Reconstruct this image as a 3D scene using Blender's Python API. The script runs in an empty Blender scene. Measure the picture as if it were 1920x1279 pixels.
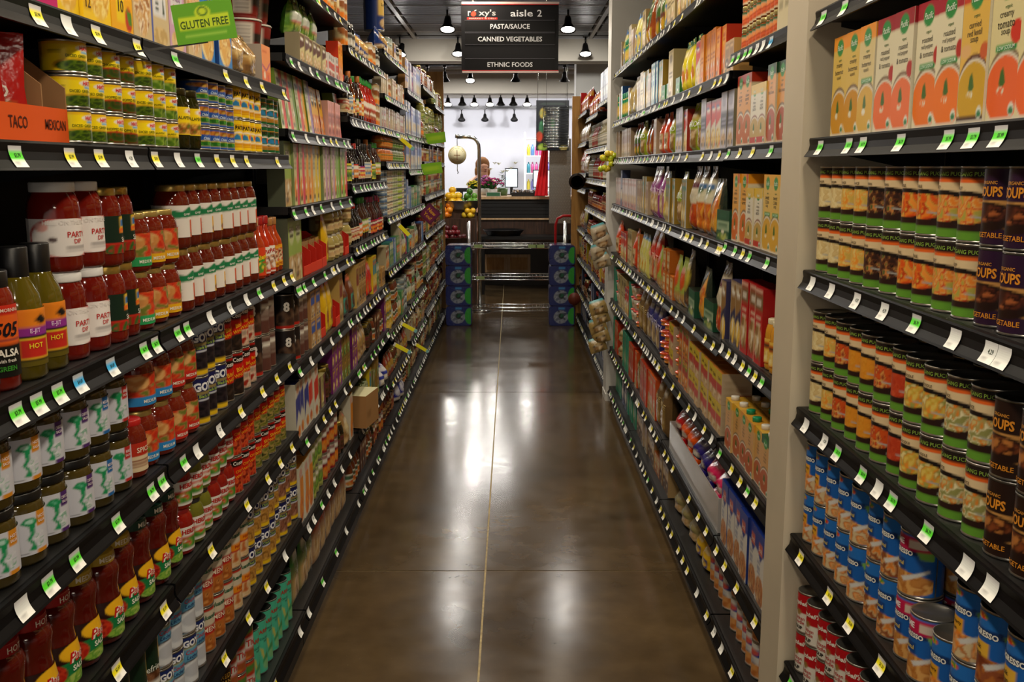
import bpy, math, random
import numpy as np
from mathutils import Vector
R = random.Random(7)
sc = bpy.context.scene
COL = sc.collection
PI = math.pi

# ------------------------------------------------------------------ camera
CAM_H = 1.6
cam = bpy.data.cameras.new('camera'); cam_o = bpy.data.objects.new('camera', cam); COL.objects.link(cam_o)
cam.sensor_width = 36.0; cam.lens = 36.0*1900/1920; cam.clip_start = .05; cam.clip_end = 100
cam_o.location = (0, 0, CAM_H)
cam_o.rotation_euler = (PI/2-math.atan(326/1900), 0, -.0005)
sc.camera = cam_o
sc.cycles.max_bounces = 6; sc.cycles.diffuse_bounces = 3; sc.cycles.glossy_bounces = 3; sc.cycles.transmission_bounces = 2
# ------------------------------------------------------------------ world, view
sc.view_settings.view_transform = 'Standard'; sc.view_settings.look = 'None'
sc.view_settings.exposure = 0.14; sc.view_settings.gamma = 1.0; sc.view_settings.use_curve_mapping = False
W = bpy.data.worlds.new('world'); sc.world = W; W.use_nodes = True
W.node_tree.nodes['Background'].inputs[0].default_value = (.9, .92, 1, 1)
W.node_tree.nodes['Background'].inputs[1].default_value = .05
# ------------------------------------------------------------------ ceiling lamps (light of the track spots), panels and added fill lights
def lin(h):
    if not isinstance(h, str): return np.array(h, float)
    a = np.array([int(h[i:i+2], 16)/255 for i in (0, 2, 4)])
    return np.where(a <= .04045, a/12.92, ((a+.055)/1.055)**2.4)
def spot(loc, target, power, color=(1, .86, .66), size=150, radius=.05, blend=.7):
    l = bpy.data.lights.new('track_and_fill_light', 'SPOT'); l.energy = power; l.color = color
    l.spot_size = math.radians(size); l.spot_blend = blend; l.shadow_soft_size = radius
    o = bpy.data.objects.new('track_and_fill_light', l); COL.objects.link(o); o.location = loc
    o.rotation_euler = (Vector(target)-Vector(loc)).to_track_quat('-Z', 'Y').to_euler()
    return o
P_AISLE = 46.0
for i, y in enumerate((-1.6, -.2, 1.2, 2.6, 4.0, 5.4, 6.8, 8.2)):
    for s in (-1, 1):
        spot(((.52 if y < 3.5 else .34)*s, y+.35*s, 3.0), (-.75*s, y+.35*s, .9), P_AISLE*(1.06 if y < 3.5 else .8), size=150, radius=.10)
def panel(x, y, z, w, h, power, color):                      # recessed ceiling panels and added fill lights
    l = bpy.data.lights.new('panel_and_fill_light', 'AREA'); l.shape = 'RECTANGLE'; l.size = w; l.size_y = h; l.energy = power; l.color = color
    o = bpy.data.objects.new('panel_and_fill_light', l); COL.objects.link(o); o.location = (x, y, z)
for x, y in ((0, -3.6), (-2.4, -3.6), (2.4, -3.6)): panel(x, y, 3.0, 1.2, .6, 60, (1, .88, .7))  # unseen fill lights added behind the camera to soften the shelf shadows
for x, y in ((-.6, 15.4), (1.8, 15.4), (-3, 15.4)): panel(x, y, 3.0, 1.2, .5, 70, (1, .96, .9))
LIT = [(-.60, 9.85, 2.84, 16), (.53, 9.85, 2.84, 16), (-1.25, 11.75, 2.85, 22), (-.6, 11.75, 2.85, 26), (.83, 11.75, 2.85, 26), (-1.16, 14.4, 2.75, 19), (-.57, 14.4, 2.75, 19), (1.16, 14.4, 2.75, 19),
       (-1.06, 17.3, 2.6, 16), (-.62, 17.3, 2.6, 16), (-.32, 17.3, 2.6, 16), (.26, 17.3, 2.6, 16)]
for x, y, z, p_ in LIT: spot((x, y, z), (x*.9, y-1.0, 0), p_, color=(1, .95, .88), size=172, radius=.055, blend=.5)
for x in (-3, -1.8, -.7, .4, 1.5, 2.8): spot((x, 17.5, 2.6), (x, 19.3, 1.3), 66, color=(1, .98, .98), size=130, radius=.06)  # wall wash spots added to brighten the pale wall, without lamp heads
for x in (-.85, -.1, .75): spot((x, 10.7, 2.92), (x*1.1, 13.0, .7), 60, color=(1, .95, .86), size=110, radius=.06)  # front fill spots added to brighten the far end, without lamp heads

# ------------------------------------------------------------------ materials
MAT = {}
def nodes(name):
    m = bpy.data.materials.new(name); m.use_nodes = True
    nt = m.node_tree; b = nt.nodes['Principled BSDF']; MAT[name] = m
    return m, nt, b
def colmat(name, rough=.5, metal=0, spec=.5, coat=0, bump=0, bscale=60, var=.0):
    m, nt, b = nodes(name)
    a = nt.nodes.new('ShaderNodeAttribute'); a.attribute_name = 'Col'
    nt.links.new(a.outputs['Color'], b.inputs['Base Color'])
    b.inputs['Roughness'].default_value = rough; b.inputs['Metallic'].default_value = metal
    b.inputs['Specular IOR Level'].default_value = spec
    b.inputs['Coat Weight'].default_value = coat; b.inputs['Coat Roughness'].default_value = .06
    if bump:
        tc = nt.nodes.new('ShaderNodeTexCoord'); n = nt.nodes.new('ShaderNodeTexNoise'); n.inputs['Scale'].default_value = bscale
        bp = nt.nodes.new('ShaderNodeBump'); bp.inputs['Strength'].default_value = bump; bp.inputs['Distance'].default_value = .004
        nt.links.new(tc.outputs['Object'], n.inputs['Vector']); nt.links.new(n.outputs['Fac'], bp.inputs['Height'])
        nt.links.new(bp.outputs['Normal'], b.inputs['Normal'])
    return m
colmat('paper', .55, spec=.22)
colmat('gloss', .36, spec=.28)
colmat('film', .2, spec=.6, bump=.5, bscale=55)
colmat('jarglass', .09, spec=.55)
colmat('plastic', .35)
colmat('tin', .28, metal=.9)
colmat('goldlid', .3, metal=.75)
colmat('fruit', .35, bump=.15, bscale=90)
colmat('fabric', .85, spec=.2, bump=.3, bscale=200)
colmat('skin', .55)
def plain(name, col, rough=.5, metal=0, noise=0, scale=8, spec=.5, bump=0):
    m, nt, b = nodes(name)
    c = lin(col); b.inputs['Base Color'].default_value = (*c, 1)
    b.inputs['Roughness'].default_value = rough; b.inputs['Metallic'].default_value = metal; b.inputs['Specular IOR Level'].default_value = spec
    if noise or bump:
        tc = nt.nodes.new('ShaderNodeTexCoord'); n = nt.nodes.new('ShaderNodeTexNoise')
        n.inputs['Scale'].default_value = scale; n.inputs['Detail'].default_value = 6
        nt.links.new(tc.outputs['Object'], n.inputs['Vector'])
        if noise:
            r = nt.nodes.new('ShaderNodeValToRGB')
            r.color_ramp.elements[0].position = .3; r.color_ramp.elements[1].position = .7
            r.color_ramp.elements[0].color = (*(c*(1-noise)), 1); r.color_ramp.elements[1].color = (*np.minimum(c*(1+noise), 1), 1)
            nt.links.new(n.outputs['Fac'], r.inputs['Fac']); nt.links.new(r.outputs['Color'], b.inputs['Base Color'])
        if bump:
            bp = nt.nodes.new('ShaderNodeBump'); bp.inputs['Strength'].default_value = bump; bp.inputs['Distance'].default_value = .003
            nt.links.new(n.outputs['Fac'], bp.inputs['Height']); nt.links.new(bp.outputs['Normal'], b.inputs['Normal'])
    return m
plain('shelf_black', '0b0b0c', .45, noise=.15, scale=30)
plain('channel', '09090b', .4, spec=.12)
plain('back_black', '0c0c0c', .6)
plain('post_paint', 'b8ad98', .55, noise=.05, scale=5, bump=.05)
plain('post_white', 'c9c8c4', .5, noise=.04, scale=5)
plain('wall_paint', 'c9cad2', .7, noise=.03, scale=3)
plain('beam_paint', 'c8c2b6', .7, noise=.04, scale=3)
plain('ceil_dark', '1d1d1f', .7)
plain('slat_metal', '9c9ea2', .4, metal=.5)
plain('tee_metal', 'd4d6da', .4)
plain('black_metal', '0e0e0f', .4)
plain('chrome', 'c8c8c4', .18, metal=1)
plain('steel', '9a9a96', .3, metal=1)
plain('joint', 'a0906a', .8, noise=.3, scale=40)
plain('white_card', 'e8e6e0', .5)
plain('acrylic', 'a8a4a0', .12, spec=.7)
def glow(name, col, s):
    m, nt, b = nodes(name)
    b.inputs['Base Color'].default_value = (1, 1, 1, 1); b.inputs['Emission Color'].default_value = (*lin(col), 1); b.inputs['Emission Strength'].default_value = s
glow('lamp_glow', 'fff4e4', 18.0)
glow('screen_glow', 'b8d4e8', 1.1)
def wood(name, c0, c1, rough=.4):
    m, nt, b = nodes(name)
    tc = nt.nodes.new('ShaderNodeTexCoord'); mp = nt.nodes.new('ShaderNodeMapping'); mp.inputs['Scale'].default_value = (14, 14, 1.6)
    n = nt.nodes.new('ShaderNodeTexNoise'); n.inputs['Scale'].default_value = 3; n.inputs['Detail'].default_value = 8; n.inputs['Distortion'].default_value = .6
    r = nt.nodes.new('ShaderNodeValToRGB'); r.color_ramp.elements[0].position = .35; r.color_ramp.elements[1].position = .7
    r.color_ramp.elements[0].color = (*lin(c0), 1); r.color_ramp.elements[1].color = (*lin(c1), 1)
    nt.links.new(tc.outputs['Object'], mp.inputs['Vector']); nt.links.new(mp.outputs['Vector'], n.inputs['Vector'])
    nt.links.new(n.outputs['Fac'], r.inputs['Fac']); nt.links.new(r.outputs['Color'], b.inputs['Base Color']); b.inputs['Roughness'].default_value = rough
wood('maple', 'a8763a', 'c49450')
wood('maple_light', 'b89468', 'd0b088')
wood('dark_wood', '2a1c14', '4a3022')
# polished stained concrete
def concrete():
    m, nt, b = nodes('concrete')
    L = nt.links.new
    tc = nt.nodes.new('ShaderNodeTexCoord')
    def noise(s, d=6, dist=0):
        n = nt.nodes.new('ShaderNodeTexNoise'); n.inputs['Scale'].default_value = s; n.inputs['Detail'].default_value = d; n.inputs['Distortion'].default_value = dist
        L(tc.outputs['Object'], n.inputs['Vector']); return n
    n1 = noise(1.7, 8, .4); n2 = noise(9, 8); n3 = noise(160, 2); n4 = noise(3.1, 10, 2.5)
    r1 = nt.nodes.new('ShaderNodeValToRGB')
    e = r1.color_ramp.elements; e[0].position = .3; e[0].color = (*lin('33281a'), 1); e[1].position = .75; e[1].color = (*lin('5c4b33'), 1)
    x = e.new(.5); x.color = (*lin('473926'), 1)
    mx = nt.nodes.new('ShaderNodeMath'); mx.operation = 'MULTIPLY_ADD'; mx.inputs[1].default_value = .35
    L(n2.outputs['Fac'], mx.inputs[0]); 
    m2 = nt.nodes.new('ShaderNodeMath'); m2.operation = 'MULTIPLY'; m2.inputs[1].default_value = .65
    L(n1.outputs['Fac'], m2.inputs[0]); L(m2.outputs[0], mx.inputs[2]); L(mx.outputs[0], r1.inputs['Fac'])
    # small pale scuffs
    r3 = nt.nodes.new('ShaderNodeValToRGB'); r3.color_ramp.elements[0].position = .74; r3.color_ramp.elements[1].position = .8
    L(n3.outputs['Fac'], r3.inputs['Fac'])
    mix = nt.nodes.new('ShaderNodeMixRGB'); mix.inputs[2].default_value = (*lin('8a7a5e'), 1)
    mm = nt.nodes.new('ShaderNodeMath'); mm.operation = 'MULTIPLY'; mm.inputs[1].default_value = .5
    L(r3.outputs['Color'], mm.inputs[0]); L(mm.outputs[0], mix.inputs[0]); L(r1.outputs['Color'], mix.inputs[1])
    L(mix.outputs[0], b.inputs['Base Color'])
    rr = nt.nodes.new('ShaderNodeMapRange'); rr.inputs['To Min'].default_value = .11; rr.inputs['To Max'].default_value = .23
    L(n4.outputs['Fac'], rr.inputs['Value']); L(rr.outputs[0], b.inputs['Roughness'])
    b.inputs['Specular IOR Level'].default_value = .24
    bp = nt.nodes.new('ShaderNodeBump'); bp.inputs['Strength'].default_value = .035; bp.inputs['Distance'].default_value = .01
    L(n2.outputs['Fac'], bp.inputs['Height']); L(bp.outputs['Normal'], b.inputs['Normal'])
concrete()

# ------------------------------------------------------------------ mesh builder
class MB:
    def __init__(s): s.v = []; s.c = []; s.f = []; s.m = []; s.sm = []; s.n = 0; s.mats = []
    def mi(s, mat):
        if mat not in s.mats: s.mats.append(mat)
        return s.mats.index(mat)
    def add(s, v, f, c, mat='paper', smooth=False):
        v = np.asarray(v, float).reshape(-1, 3); c = np.asarray(c, float)
        if c.ndim == 1: c = np.tile(c, (len(v), 1))
        s.v.append(v); s.c.append(c); k = s.mi(mat)
        o = s.n
        s.f += [tuple(i+o for i in q) for q in f]; s.m += [k]*len(f); s.sm += [smooth]*len(f); s.n += len(v)
        return s
    def box(s, x0, x1, y0, y1, z0, z1, c='ffffff', mat='paper'):
        v = [(x, y, z) for z in (z0, z1) for y in (y0, y1) for x in (x0, x1)]
        return s.add(v, [(0, 2, 3, 1), (4, 5, 7, 6), (0, 1, 5, 4), (2, 6, 7, 3), (0, 4, 6, 2), (1, 3, 7, 5)], lin(c), mat)
    def quad(s, pts, c='ffffff', mat='paper'): return s.add(pts, [tuple(range(len(pts)))], lin(c), mat)
    def lathe(s, prof, c, n=20, mat='plastic', smooth=True, at=(0, 0, 0)):
        """prof: [(r,z)] or [(r,z,col)]"""
        v = []; cc = []
        for p in prof:
            k = lin(p[2]) if len(p) > 2 else lin(c)
            for i in range(n):
                a = 2*PI*i/n; v.append((at[0]+p[0]*math.cos(a), at[1]+p[0]*math.sin(a), at[2]+p[1])); cc.append(k)
        f = [(j*n+i, j*n+(i+1) % n, (j+1)*n+(i+1) % n, (j+1)*n+i) for j in range(len(prof)-1) for i in range(n)]
        if prof[0][0] > 1e-4: f.append(tuple(range(n-1, -1, -1)))
        if prof[-1][0] > 1e-4: f.append(tuple((len(prof)-1)*n+i for i in range(n)))
        return s.add(v, f, np.array(cc), mat, smooth)
    def tube(s, pts, r, c='808080', mat='plastic', n=8):
        pts = [Vector(p) for p in pts]; v = []
        up = Vector((0, 0, 1)); prev = None
        for i, p in enumerate(pts):
            t = (pts[min(i+1, len(pts)-1)]-pts[max(i-1, 0)]).normalized()
            a = prev if prev is not None else (up if abs(t.z) < .9 else Vector((1, 0, 0)))
            u = (a-t*a.dot(t)).normalized(); w = t.cross(u); prev = u
            rr = r[i] if isinstance(r, (list, tuple)) else r
            for k in range(n):
                q = p+(u*math.cos(2*PI*k/n)+w*math.sin(2*PI*k/n))*rr; v.append(tuple(q))
        m = len(pts)
        f = [(j*n+i, j*n+(i+1) % n, (j+1)*n+(i+1) % n, (j+1)*n+i) for j in range(m-1) for i in range(n)]
        f += [tuple(range(n-1, -1, -1)), tuple((m-1)*n+i for i in range(n))]
        return s.add(v, f, lin(c), mat, True)
    def ball(s, c0, r, c, mat='fruit', n=10, sq=(1, 1, 1)):
        v = [(c0[0], c0[1], c0[2]-r*sq[2])]; f = []
        rings = max(4, n//2)
        for j in range(1, rings):
            t = PI*j/rings
            for i in range(n):
                a = 2*PI*i/n
                v.append((c0[0]+r*sq[0]*math.sin(t)*math.cos(a), c0[1]+r*sq[1]*math.sin(t)*math.sin(a), c0[2]-r*sq[2]*math.cos(t)))
        v.append((c0[0], c0[1], c0[2]+r*sq[2])); last = len(v)-1
        for i in range(n): f.append((0, 1+(i+1) % n, 1+i)); f.append((last, last-n+i, last-n+(i+1) % n))
        for j in range(rings-2):
            for i in range(n): a = 1+j*n+i; b = 1+j*n+(i+1) % n; f.append((a, b, b+n, a+n))
        return s.add(v, f, lin(c), mat, True)
    def extrude(s, prof, y0, y1, c='202020', mat='plastic'):
        """closed (x,z) outline swept along y"""
        n = len(prof); v = [(x, y0, z) for x, z in prof]+[(x, y1, z) for x, z in prof]
        f = [(i, (i+1) % n, n+(i+1) % n, n+i) for i in range(n)]+[tuple(range(n-1, -1, -1)), tuple(range(n, 2*n))]
        return s.add(v, f, lin(c), mat)
    def mesh(s, name):
        me = bpy.data.meshes.new(name)
        v = np.vstack(s.v); me.from_pydata(v.tolist(), [], s.f)
        me.attributes.new('Col', 'FLOAT_COLOR', 'POINT').data.foreach_set('color', np.hstack([np.vstack(s.c), np.ones((len(v), 1))]).astype(np.float32).ravel())
        me.polygons.foreach_set('material_index', s.m); me.polygons.foreach_set('use_smooth', s.sm)
        for m in s.mats: me.materials.append(MAT[m])
        me.update(); return me
def link(name, me, parent=None, loc=(0, 0, 0), rz=0, rot=None):
    o = bpy.data.objects.new(name, me); COL.objects.link(o)
    if parent is not None: o.parent = parent
    o.location = loc; o.rotation_euler = rot if rot else (0, 0, rz)
    return o
def tag(o, label=None, cat=None, group=None, kind=None):
    if label: o['label'] = label
    if cat: o['category'] = cat
    if group: o['group'] = group
    if kind: o['kind'] = kind
    return o
def empty(name, loc=(0, 0, 0), rz=0): 
    o = link(name, None, None, loc, rz); o.empty_display_size = .1; return o

# ------------------------------------------------------------------ flat print: letters
_tc = {}
def letters(txt, shear=0, bold=0, sx=1):
    k = (txt, shear, bold, sx)
    if k not in _tc:
        cu = bpy.data.curves.new('t', 'FONT'); cu.body = txt; cu.align_x = 'CENTER'; cu.align_y = 'CENTER'
        cu.resolution_u = 2; cu.shear = shear; cu.offset = bold; cu.fill_mode = 'FRONT'; cu.size = 1
        o = bpy.data.objects.new('t', cu); COL.objects.link(o)
        bpy.context.view_layer.update()
        me = o.evaluated_get(bpy.context.evaluated_depsgraph_get()).to_mesh()
        v = np.array([(p.co.x*sx, p.co.y) for p in me.vertices]) if len(me.vertices) else np.zeros((0, 2))
        f = [tuple(p.vertices) for p in me.polygons]
        if len(v):
            v[:, 1] -= (v[:, 1].min()+v[:, 1].max())/2; v /= max(.3, v[:, 1].max()-v[:, 1].min())
        bpy.data.objects.remove(o); bpy.data.curves.remove(cu)
        _tc[k] = (v, f)
    return _tc[k]
# ------------------------------------------------------------------ flat print: pictures (vertex colours on a fine grid)
def fnoise(n, m, sc_, seed):
    r = np.random.RandomState(seed); a = r.rand(max(2, int(m*sc_)+2), max(2, int(n*sc_)+2))
    yi = np.linspace(0, a.shape[0]-1.001, m); xi = np.linspace(0, a.shape[1]-1.001, n)
    y0 = yi.astype(int); x0 = xi.astype(int); fy = (yi-y0)[:, None]; fx = (xi-x0)[None]
    return (a[y0][:, x0]*(1-fy)+a[y0+1][:, x0]*fy)*(1-fx)+(a[y0][:, x0+1]*(1-fy)+a[y0+1][:, x0+1]*fy)*fx
def paint(nx, ny, base, ops, seed=1):
    """colours of an nx x ny vertex grid, each averaged over 3x3 samples; u to the reader's right, v up"""
    C = paint1(nx*3, ny*3, base, ops, seed, nx, ny); return C.reshape(ny, 3, nx, 3, 3).mean((1, 3))
def paint1(nx, ny, base, ops, seed, gx, gy):
    U, V = np.meshgrid(((np.arange(nx)-1)/3)/(gx-1), ((np.arange(ny)-1)/3)/(gy-1)); C = np.tile(lin(base), (ny, nx, 1))
    for k, o in enumerate(ops):
        t = o[0]
        if t == 'r': m = (U >= (o[1] or -1)) & (U <= (o[3] if o[3] < 1 else 2)) & (V >= (o[2] or -1)) & (V <= (o[4] if o[4] < 1 else 2)); C[m] = lin(o[5])
        elif t == 'e': m = ((U-o[1])/o[3])**2+((V-o[2])/o[4])**2 <= 1; C[m] = lin(o[5])
        elif t in 'fF':
            m = (((U-o[1])/o[3])**2+((V-o[2])/o[4])**2 <= 1) if t == 'f' else ((U >= o[1]) & (U <= o[3]) & (V >= o[2]) & (V <= o[4]))
            q = np.clip((fnoise(nx, ny, .38/3, seed*31+k)-.18)/.64, 0, .999); pal = np.array([lin(c) for c in o[5]])
            C[m] = pal[(q*len(pal)).astype(int)][m]
        elif t == 'p':
            m = np.zeros_like(U, bool); P = o[1]
            for i in range(len(P)):
                (x1, y1), (x2, y2) = P[i], P[i-1]
                if y1 != y2: m ^= ((y1 > V) != (y2 > V)) & (U < (x2-x1)*(V-y1)/(y2-y1)+x1)
            C[m] = lin(o[2])
        elif t == 'g':
            m = (U >= o[1]) & (U <= o[3]) & (V >= o[2]) & (V <= o[4]); w = np.clip((V-o[2])/(o[4]-o[2]), 0, 1)[..., None]
            C[m] = (lin(o[5])*(1-w)+lin(o[6])*w)[m]
        elif t == 'h':
            n = o[6]; w = ((V-o[2])/(o[4]-o[2])*n)
            m = (U >= o[1]) & (U <= o[3]) & (w >= 0) & (w <= n) & (w % 1 < .5); C[m] = lin(o[5])
    return C
def gridfaces(nx, ny, o=0): return [(o+j*nx+i, o+j*nx+i+1, o+(j+1)*nx+i+1, o+(j+1)*nx+i) for j in range(ny-1) for i in range(nx-1)]
def printed(mb, S, w, h, nx, ny, base, ops, mat, seed=1, lift=.0006, text=True, smooth=False):
    """S(u,v,off) -> xyz maps the print onto its surface; w,h its size in metres"""
    us = np.linspace(0, 1, nx); vs = np.linspace(0, 1, ny)
    mb.add([S(u, v, 0) for v in vs for u in us], gridfaces(nx, ny), paint(nx, ny, base, ops, seed).reshape(-1, 3), mat, smooth)
    if not text: return
    for o in ops:
        if o[0] != 't': continue
        opt = o[6] if len(o) > 6 else {}
        v, f = letters(o[1], opt.get('sh', 0), opt.get('b', .012), opt.get('sx', 1))
        if not len(v): continue
        q = v*o[4]*h; a = math.radians(opt.get('rot', 0))
        if a: q = np.stack([q[:, 0]*math.cos(a)-q[:, 1]*math.sin(a), q[:, 0]*math.sin(a)+q[:, 1]*math.cos(a)], 1)
        mxw = opt.get('w')
        if mxw:
            ww = q[:, 0].max()-q[:, 0].min()
            if ww > mxw*w: q[:, 0] *= mxw*w/ww
        uv = np.stack([o[2]+q[:, 0]/w, o[3]+q[:, 1]/h], 1)
        keep = [k for k in f if all(.0 <= uv[i, 0] <= 1 for i in k)]
        if keep: mb.add([S(u, t, lift) for u, t in uv], keep, lin(o[5]), mat)

# ------------------------------------------------------------------ product shapes; front faces +x, width along y, base at z=0
class Prod: pass
PR = {}
def reg(key, name, cat, desc, w, h, d, parts):
    p = Prod(); p.key = key; p.name = name; p.cat = cat; p.desc = desc; p.w = w; p.h = h; p.d = d
    p.parts = [(n, b.mesh(n if i else name), l) for i, (n, b, l) in enumerate(parts)]
    PR[key] = p; return p
def box(key, name, cat, desc, w, h, d, base, ops, side=None, top=None, res=(14, 22), mat='gloss', cap=None, tilt=0, sideops=None):
    b = MB(); x = d/2; e = .0015
    printed(b, lambda u, v, o: (x+o+tilt*v, (u-.5)*w, v*h), w, h, *res, base, ops, mat, seed=len(PR)+1)
    s = lin(side or base); t = lin(top or side or base)
    y = w/2; tx = tilt
    b.add([(x, -y, 0), (x+tx, -y, h), (-x+tx, -y, h), (-x, -y, 0)], [(0, 1, 2, 3)], s, mat)
    b.add([(x, y, 0), (-x, y, 0), (-x+tx, y, h), (x+tx, y, h)], [(0, 1, 2, 3)], s, mat)
    if sideops:
        for sg in (-1, 1): printed(b, lambda u, v, o: (sg*(u-.5)*d*.98+tx*v, sg*(y+.0004+o), v*h), d, h, 8, res[1], side or base, sideops, mat, seed=len(PR)+5)
    b.add([(-x, -y, 0), (-x+tx, -y, h), (-x+tx, y, h), (-x, y, 0)], [(0, 1, 2, 3)], s*.9, mat)
    b.add([(x+tx, -y, h), (x+tx, y, h), (-x+tx, y, h), (-x+tx, -y, h)], [(0, 1, 2, 3)], t, mat)
    b.add([(x, -y, 0), (-x, -y, 0), (-x, y, 0), (x, y, 0)], [(0, 1, 2, 3)], s, mat)
    parts = [('body', b, None)]; H = h
    if cap:
        c = MB(); c.lathe([(.0135, 0), (.0135, .012), (.0125, .0135), (0, .0135)], cap, 14, 'plastic', at=(x-.02, 0, h)); parts.append(('screw_cap', c, None)); H = h+.0135
    return reg(key, name, cat, desc, w, H, d+abs(tilt), parts)
def wrap(b, r, z0, z1, base, ops, res, mat, arc=200, back=None, prof=None, text=True, seed=1):
    A = math.radians(arc); h = z1-z0
    rr = prof or (lambda v: r)
    printed(b, lambda u, v, o: ((rr(v)+o*1.6)*math.cos((u-.5)*A), (rr(v)+o*1.6)*math.sin((u-.5)*A), z0+v*h), r*A, h, *res, base, ops, mat, text=text, smooth=True, seed=seed)
    n = 8; B = 2*PI-A
    if B > .05:
        v = []; vs = np.linspace(0, 1, 2 if not prof else 6)
        for t in vs:
            for i in range(n+1): a = A/2+B*i/n; v.append((rr(t)*math.cos(a), rr(t)*math.sin(a), z0+t*h))
        b.add(v, gridfaces(n+1, len(vs)), lin(back or base), mat, True)
def can(key, name, cat, desc, r, h, base, ops, res=(26, 20), lid='b9b6ae', n=22, one=False, arc=200, band=.0045, mat='gloss', back=None):
    b = MB(); q = r-.0012
    b.lathe([(q-.002, 0), (r, .0008), (r, .003), (q, .0042), (q, h-.0042), (r, h-.003), (r, h-.0006), (r-.0018, h), (r-.003, h-.003), (0, h-.0032)], lid, n, 'tin')
    l = b if one else MB()
    wrap(l, r-.0007, band, h-band, base, ops, res, mat, arc, back, text=not one, seed=len(PR)+1)
    return reg(key, name, cat, desc, 2*r, h, 2*r, [('body', b, None)]+([] if one else [('paper_label', l, None)]))
def jar(key, name, cat, desc, prof, content, lidr, lidz, lid, lz, base, ops, res=(24, 16), n=22, one=False, arc=200, lidmat='goldlid', labmat='paper', back=None, lidtext=None, capprof=None, band=None):
    """prof: [(r,z)] of the glass; lid between lidz; label between lz following the glass"""
    b = MB(); b.lathe(prof, content, n, 'jarglass')
    l = b if one else MB(); zz = [p[1] for p in prof]; rz = [p[0] for p in prof]
    lp = capprof or [(lidr, lidz[0]), (lidr+.0006, lidz[0]+.002), (lidr+.0006, lidz[1]-.002), (lidr-.0008, lidz[1]), (0, lidz[1])]
    l.lathe(lp, lid, n, lidmat)
    if lidtext and not one:
        wrap(l, lidr+.0009, lidz[0]+.002, lidz[1]-.002, lid, [('t', lidtext, .5, .5, .6, 'e8e0d0')], (10, 2), 'plastic', 120)
    parts = [('glass_jar', b, None)]
    if not one: parts.append(('lid', l, None))
    p = MB() if not one else b
    R_ = max(rz)
    rf = lambda v: float(np.interp(lz[0]+v*(lz[1]-lz[0]), zz, rz))+.0009
    if lz[1] > lz[0]:
        wrap(p, R_, lz[0], lz[1], base, ops, res, labmat, arc, back, prof=rf, text=not one, seed=len(PR)+1)
        if not one: parts.append(('label', p, None))
    H = max(lp[-1][1], zz[-1])
    return reg(key, name, cat, desc, 2*R_, H, 2*R_, parts)
def bag(key, name, cat, desc, w, h, d, base, ops, res=(18, 26), mat='film', crimp=.06, back=None, pinch=.75, seed=0, lean=0, foot=.5):
    b = MB(); nx, ny = res; us = np.linspace(0, 1, nx); vs = np.linspace(0, 1, ny); q = fnoise(nx, ny, .35, 50+len(PR)+seed)
    C = paint(nx, ny, base, ops, len(PR)+1)
    def th(u, v): 
        e = (1-abs(2*u-1)**2.6); t = min(1, (v/.10)) if v < .10 else 1
        t = foot+(1-foot)*t
        if v > 1-crimp: t2 = .04
        else: t2 = min(1, ((1-crimp-v)/.42)**.7)
        return d/2*max(.02, e**.6*t*t2)
    def ww(v): return w*(1-(1-pinch)*max(0, (v-.55)/.45)**1.5)
    for sg in (1, -1):
        v = []
        for j, t in enumerate(vs):
            for i, u in enumerate(us):
                x = th(u, t)*sg+(q[j, i]-.5)*d*.10*(sg if 0 < i < nx-1 else 0); v.append((x+lean*t, (u-.5)*ww(t), t*h))
        f = gridfaces(nx, ny)
        if sg < 0: f = [k[::-1] for k in f]
        b.add(v, f, C.reshape(-1, 3) if sg > 0 else lin(back or base), mat, True)
    for o in ops:
        if o[0] == 't':
            opt = o[6] if len(o) > 6 else {}
            L, f = letters(o[1], opt.get('sh', 0), .012, opt.get('sx', 1))
            if not len(L): continue
            z = L*o[4]*h; a = math.radians(opt.get('rot', 0)); z = np.stack([z[:, 0]*math.cos(a)-z[:, 1]*math.sin(a), z[:, 0]*math.sin(a)+z[:, 1]*math.cos(a)], 1)
            ww_ = z[:, 0].max()-z[:, 0].min(); mw = opt.get('w', .8)*w
            if ww_ > mw: z[:, 0] *= mw/ww_
            uv = np.clip(np.stack([o[2]+z[:, 0]/w, o[3]+z[:, 1]/h], 1), .02, .98)
            b.add([(th(u, t)+d*.06+.001+lean*t, (u-.5)*ww(t), t*h) for u, t in uv], f, lin(o[5]), mat)
    return reg(key, name, cat, desc, w, h, d+abs(lean), [('body', b, None)])

# ------------------------------------------------------------------ placing products on shelves
ORD = 'first second third fourth fifth sixth seventh eighth ninth tenth eleventh twelfth thirteenth fourteenth fifteenth sixteenth seventeenth eighteenth nineteenth twentieth twenty-first twenty-second twenty-third twenty-fourth twenty-fifth twenty-sixth twenty-seventh twenty-eighth twenty-ninth thirtieth'.split()
XL, XR = -.70, .68
COUNT = {}
def put(p, loc, rz, label, group, rot=None):
    n0, me, _ = p.parts[0]
    o = link(p.name, me, None, loc, rz, rot); tag(o, label, p.cat, group)
    for n, m, l in p.parts[1:]:
        c = link(n, m, o)
        if l: c['label'] = l
    COUNT[p.key] = COUNT.get(p.key, 0)+1
    return o
YAW = {'hat1': -.5, 'hat2': -.5, 'hat3': -.5, 'bluc': -.45, 'paty': -.45, 'patg': -.4, 'jalj': -.4, 'hell': -.55, 'dkgr': -.45, 'frp': -.5, 'fro': -.5, 'frb': -.5, 'frr': -.5, 'pah': -.22, 'pam': -.22, 'pai': -.22, 'tapa': -.45, 'vale': -.4, 'v505': -.55, 'o505': -.55, 'ejit': -.5, 'gri1': -.5, 'gri2': -.5}
BAYS = []
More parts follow.
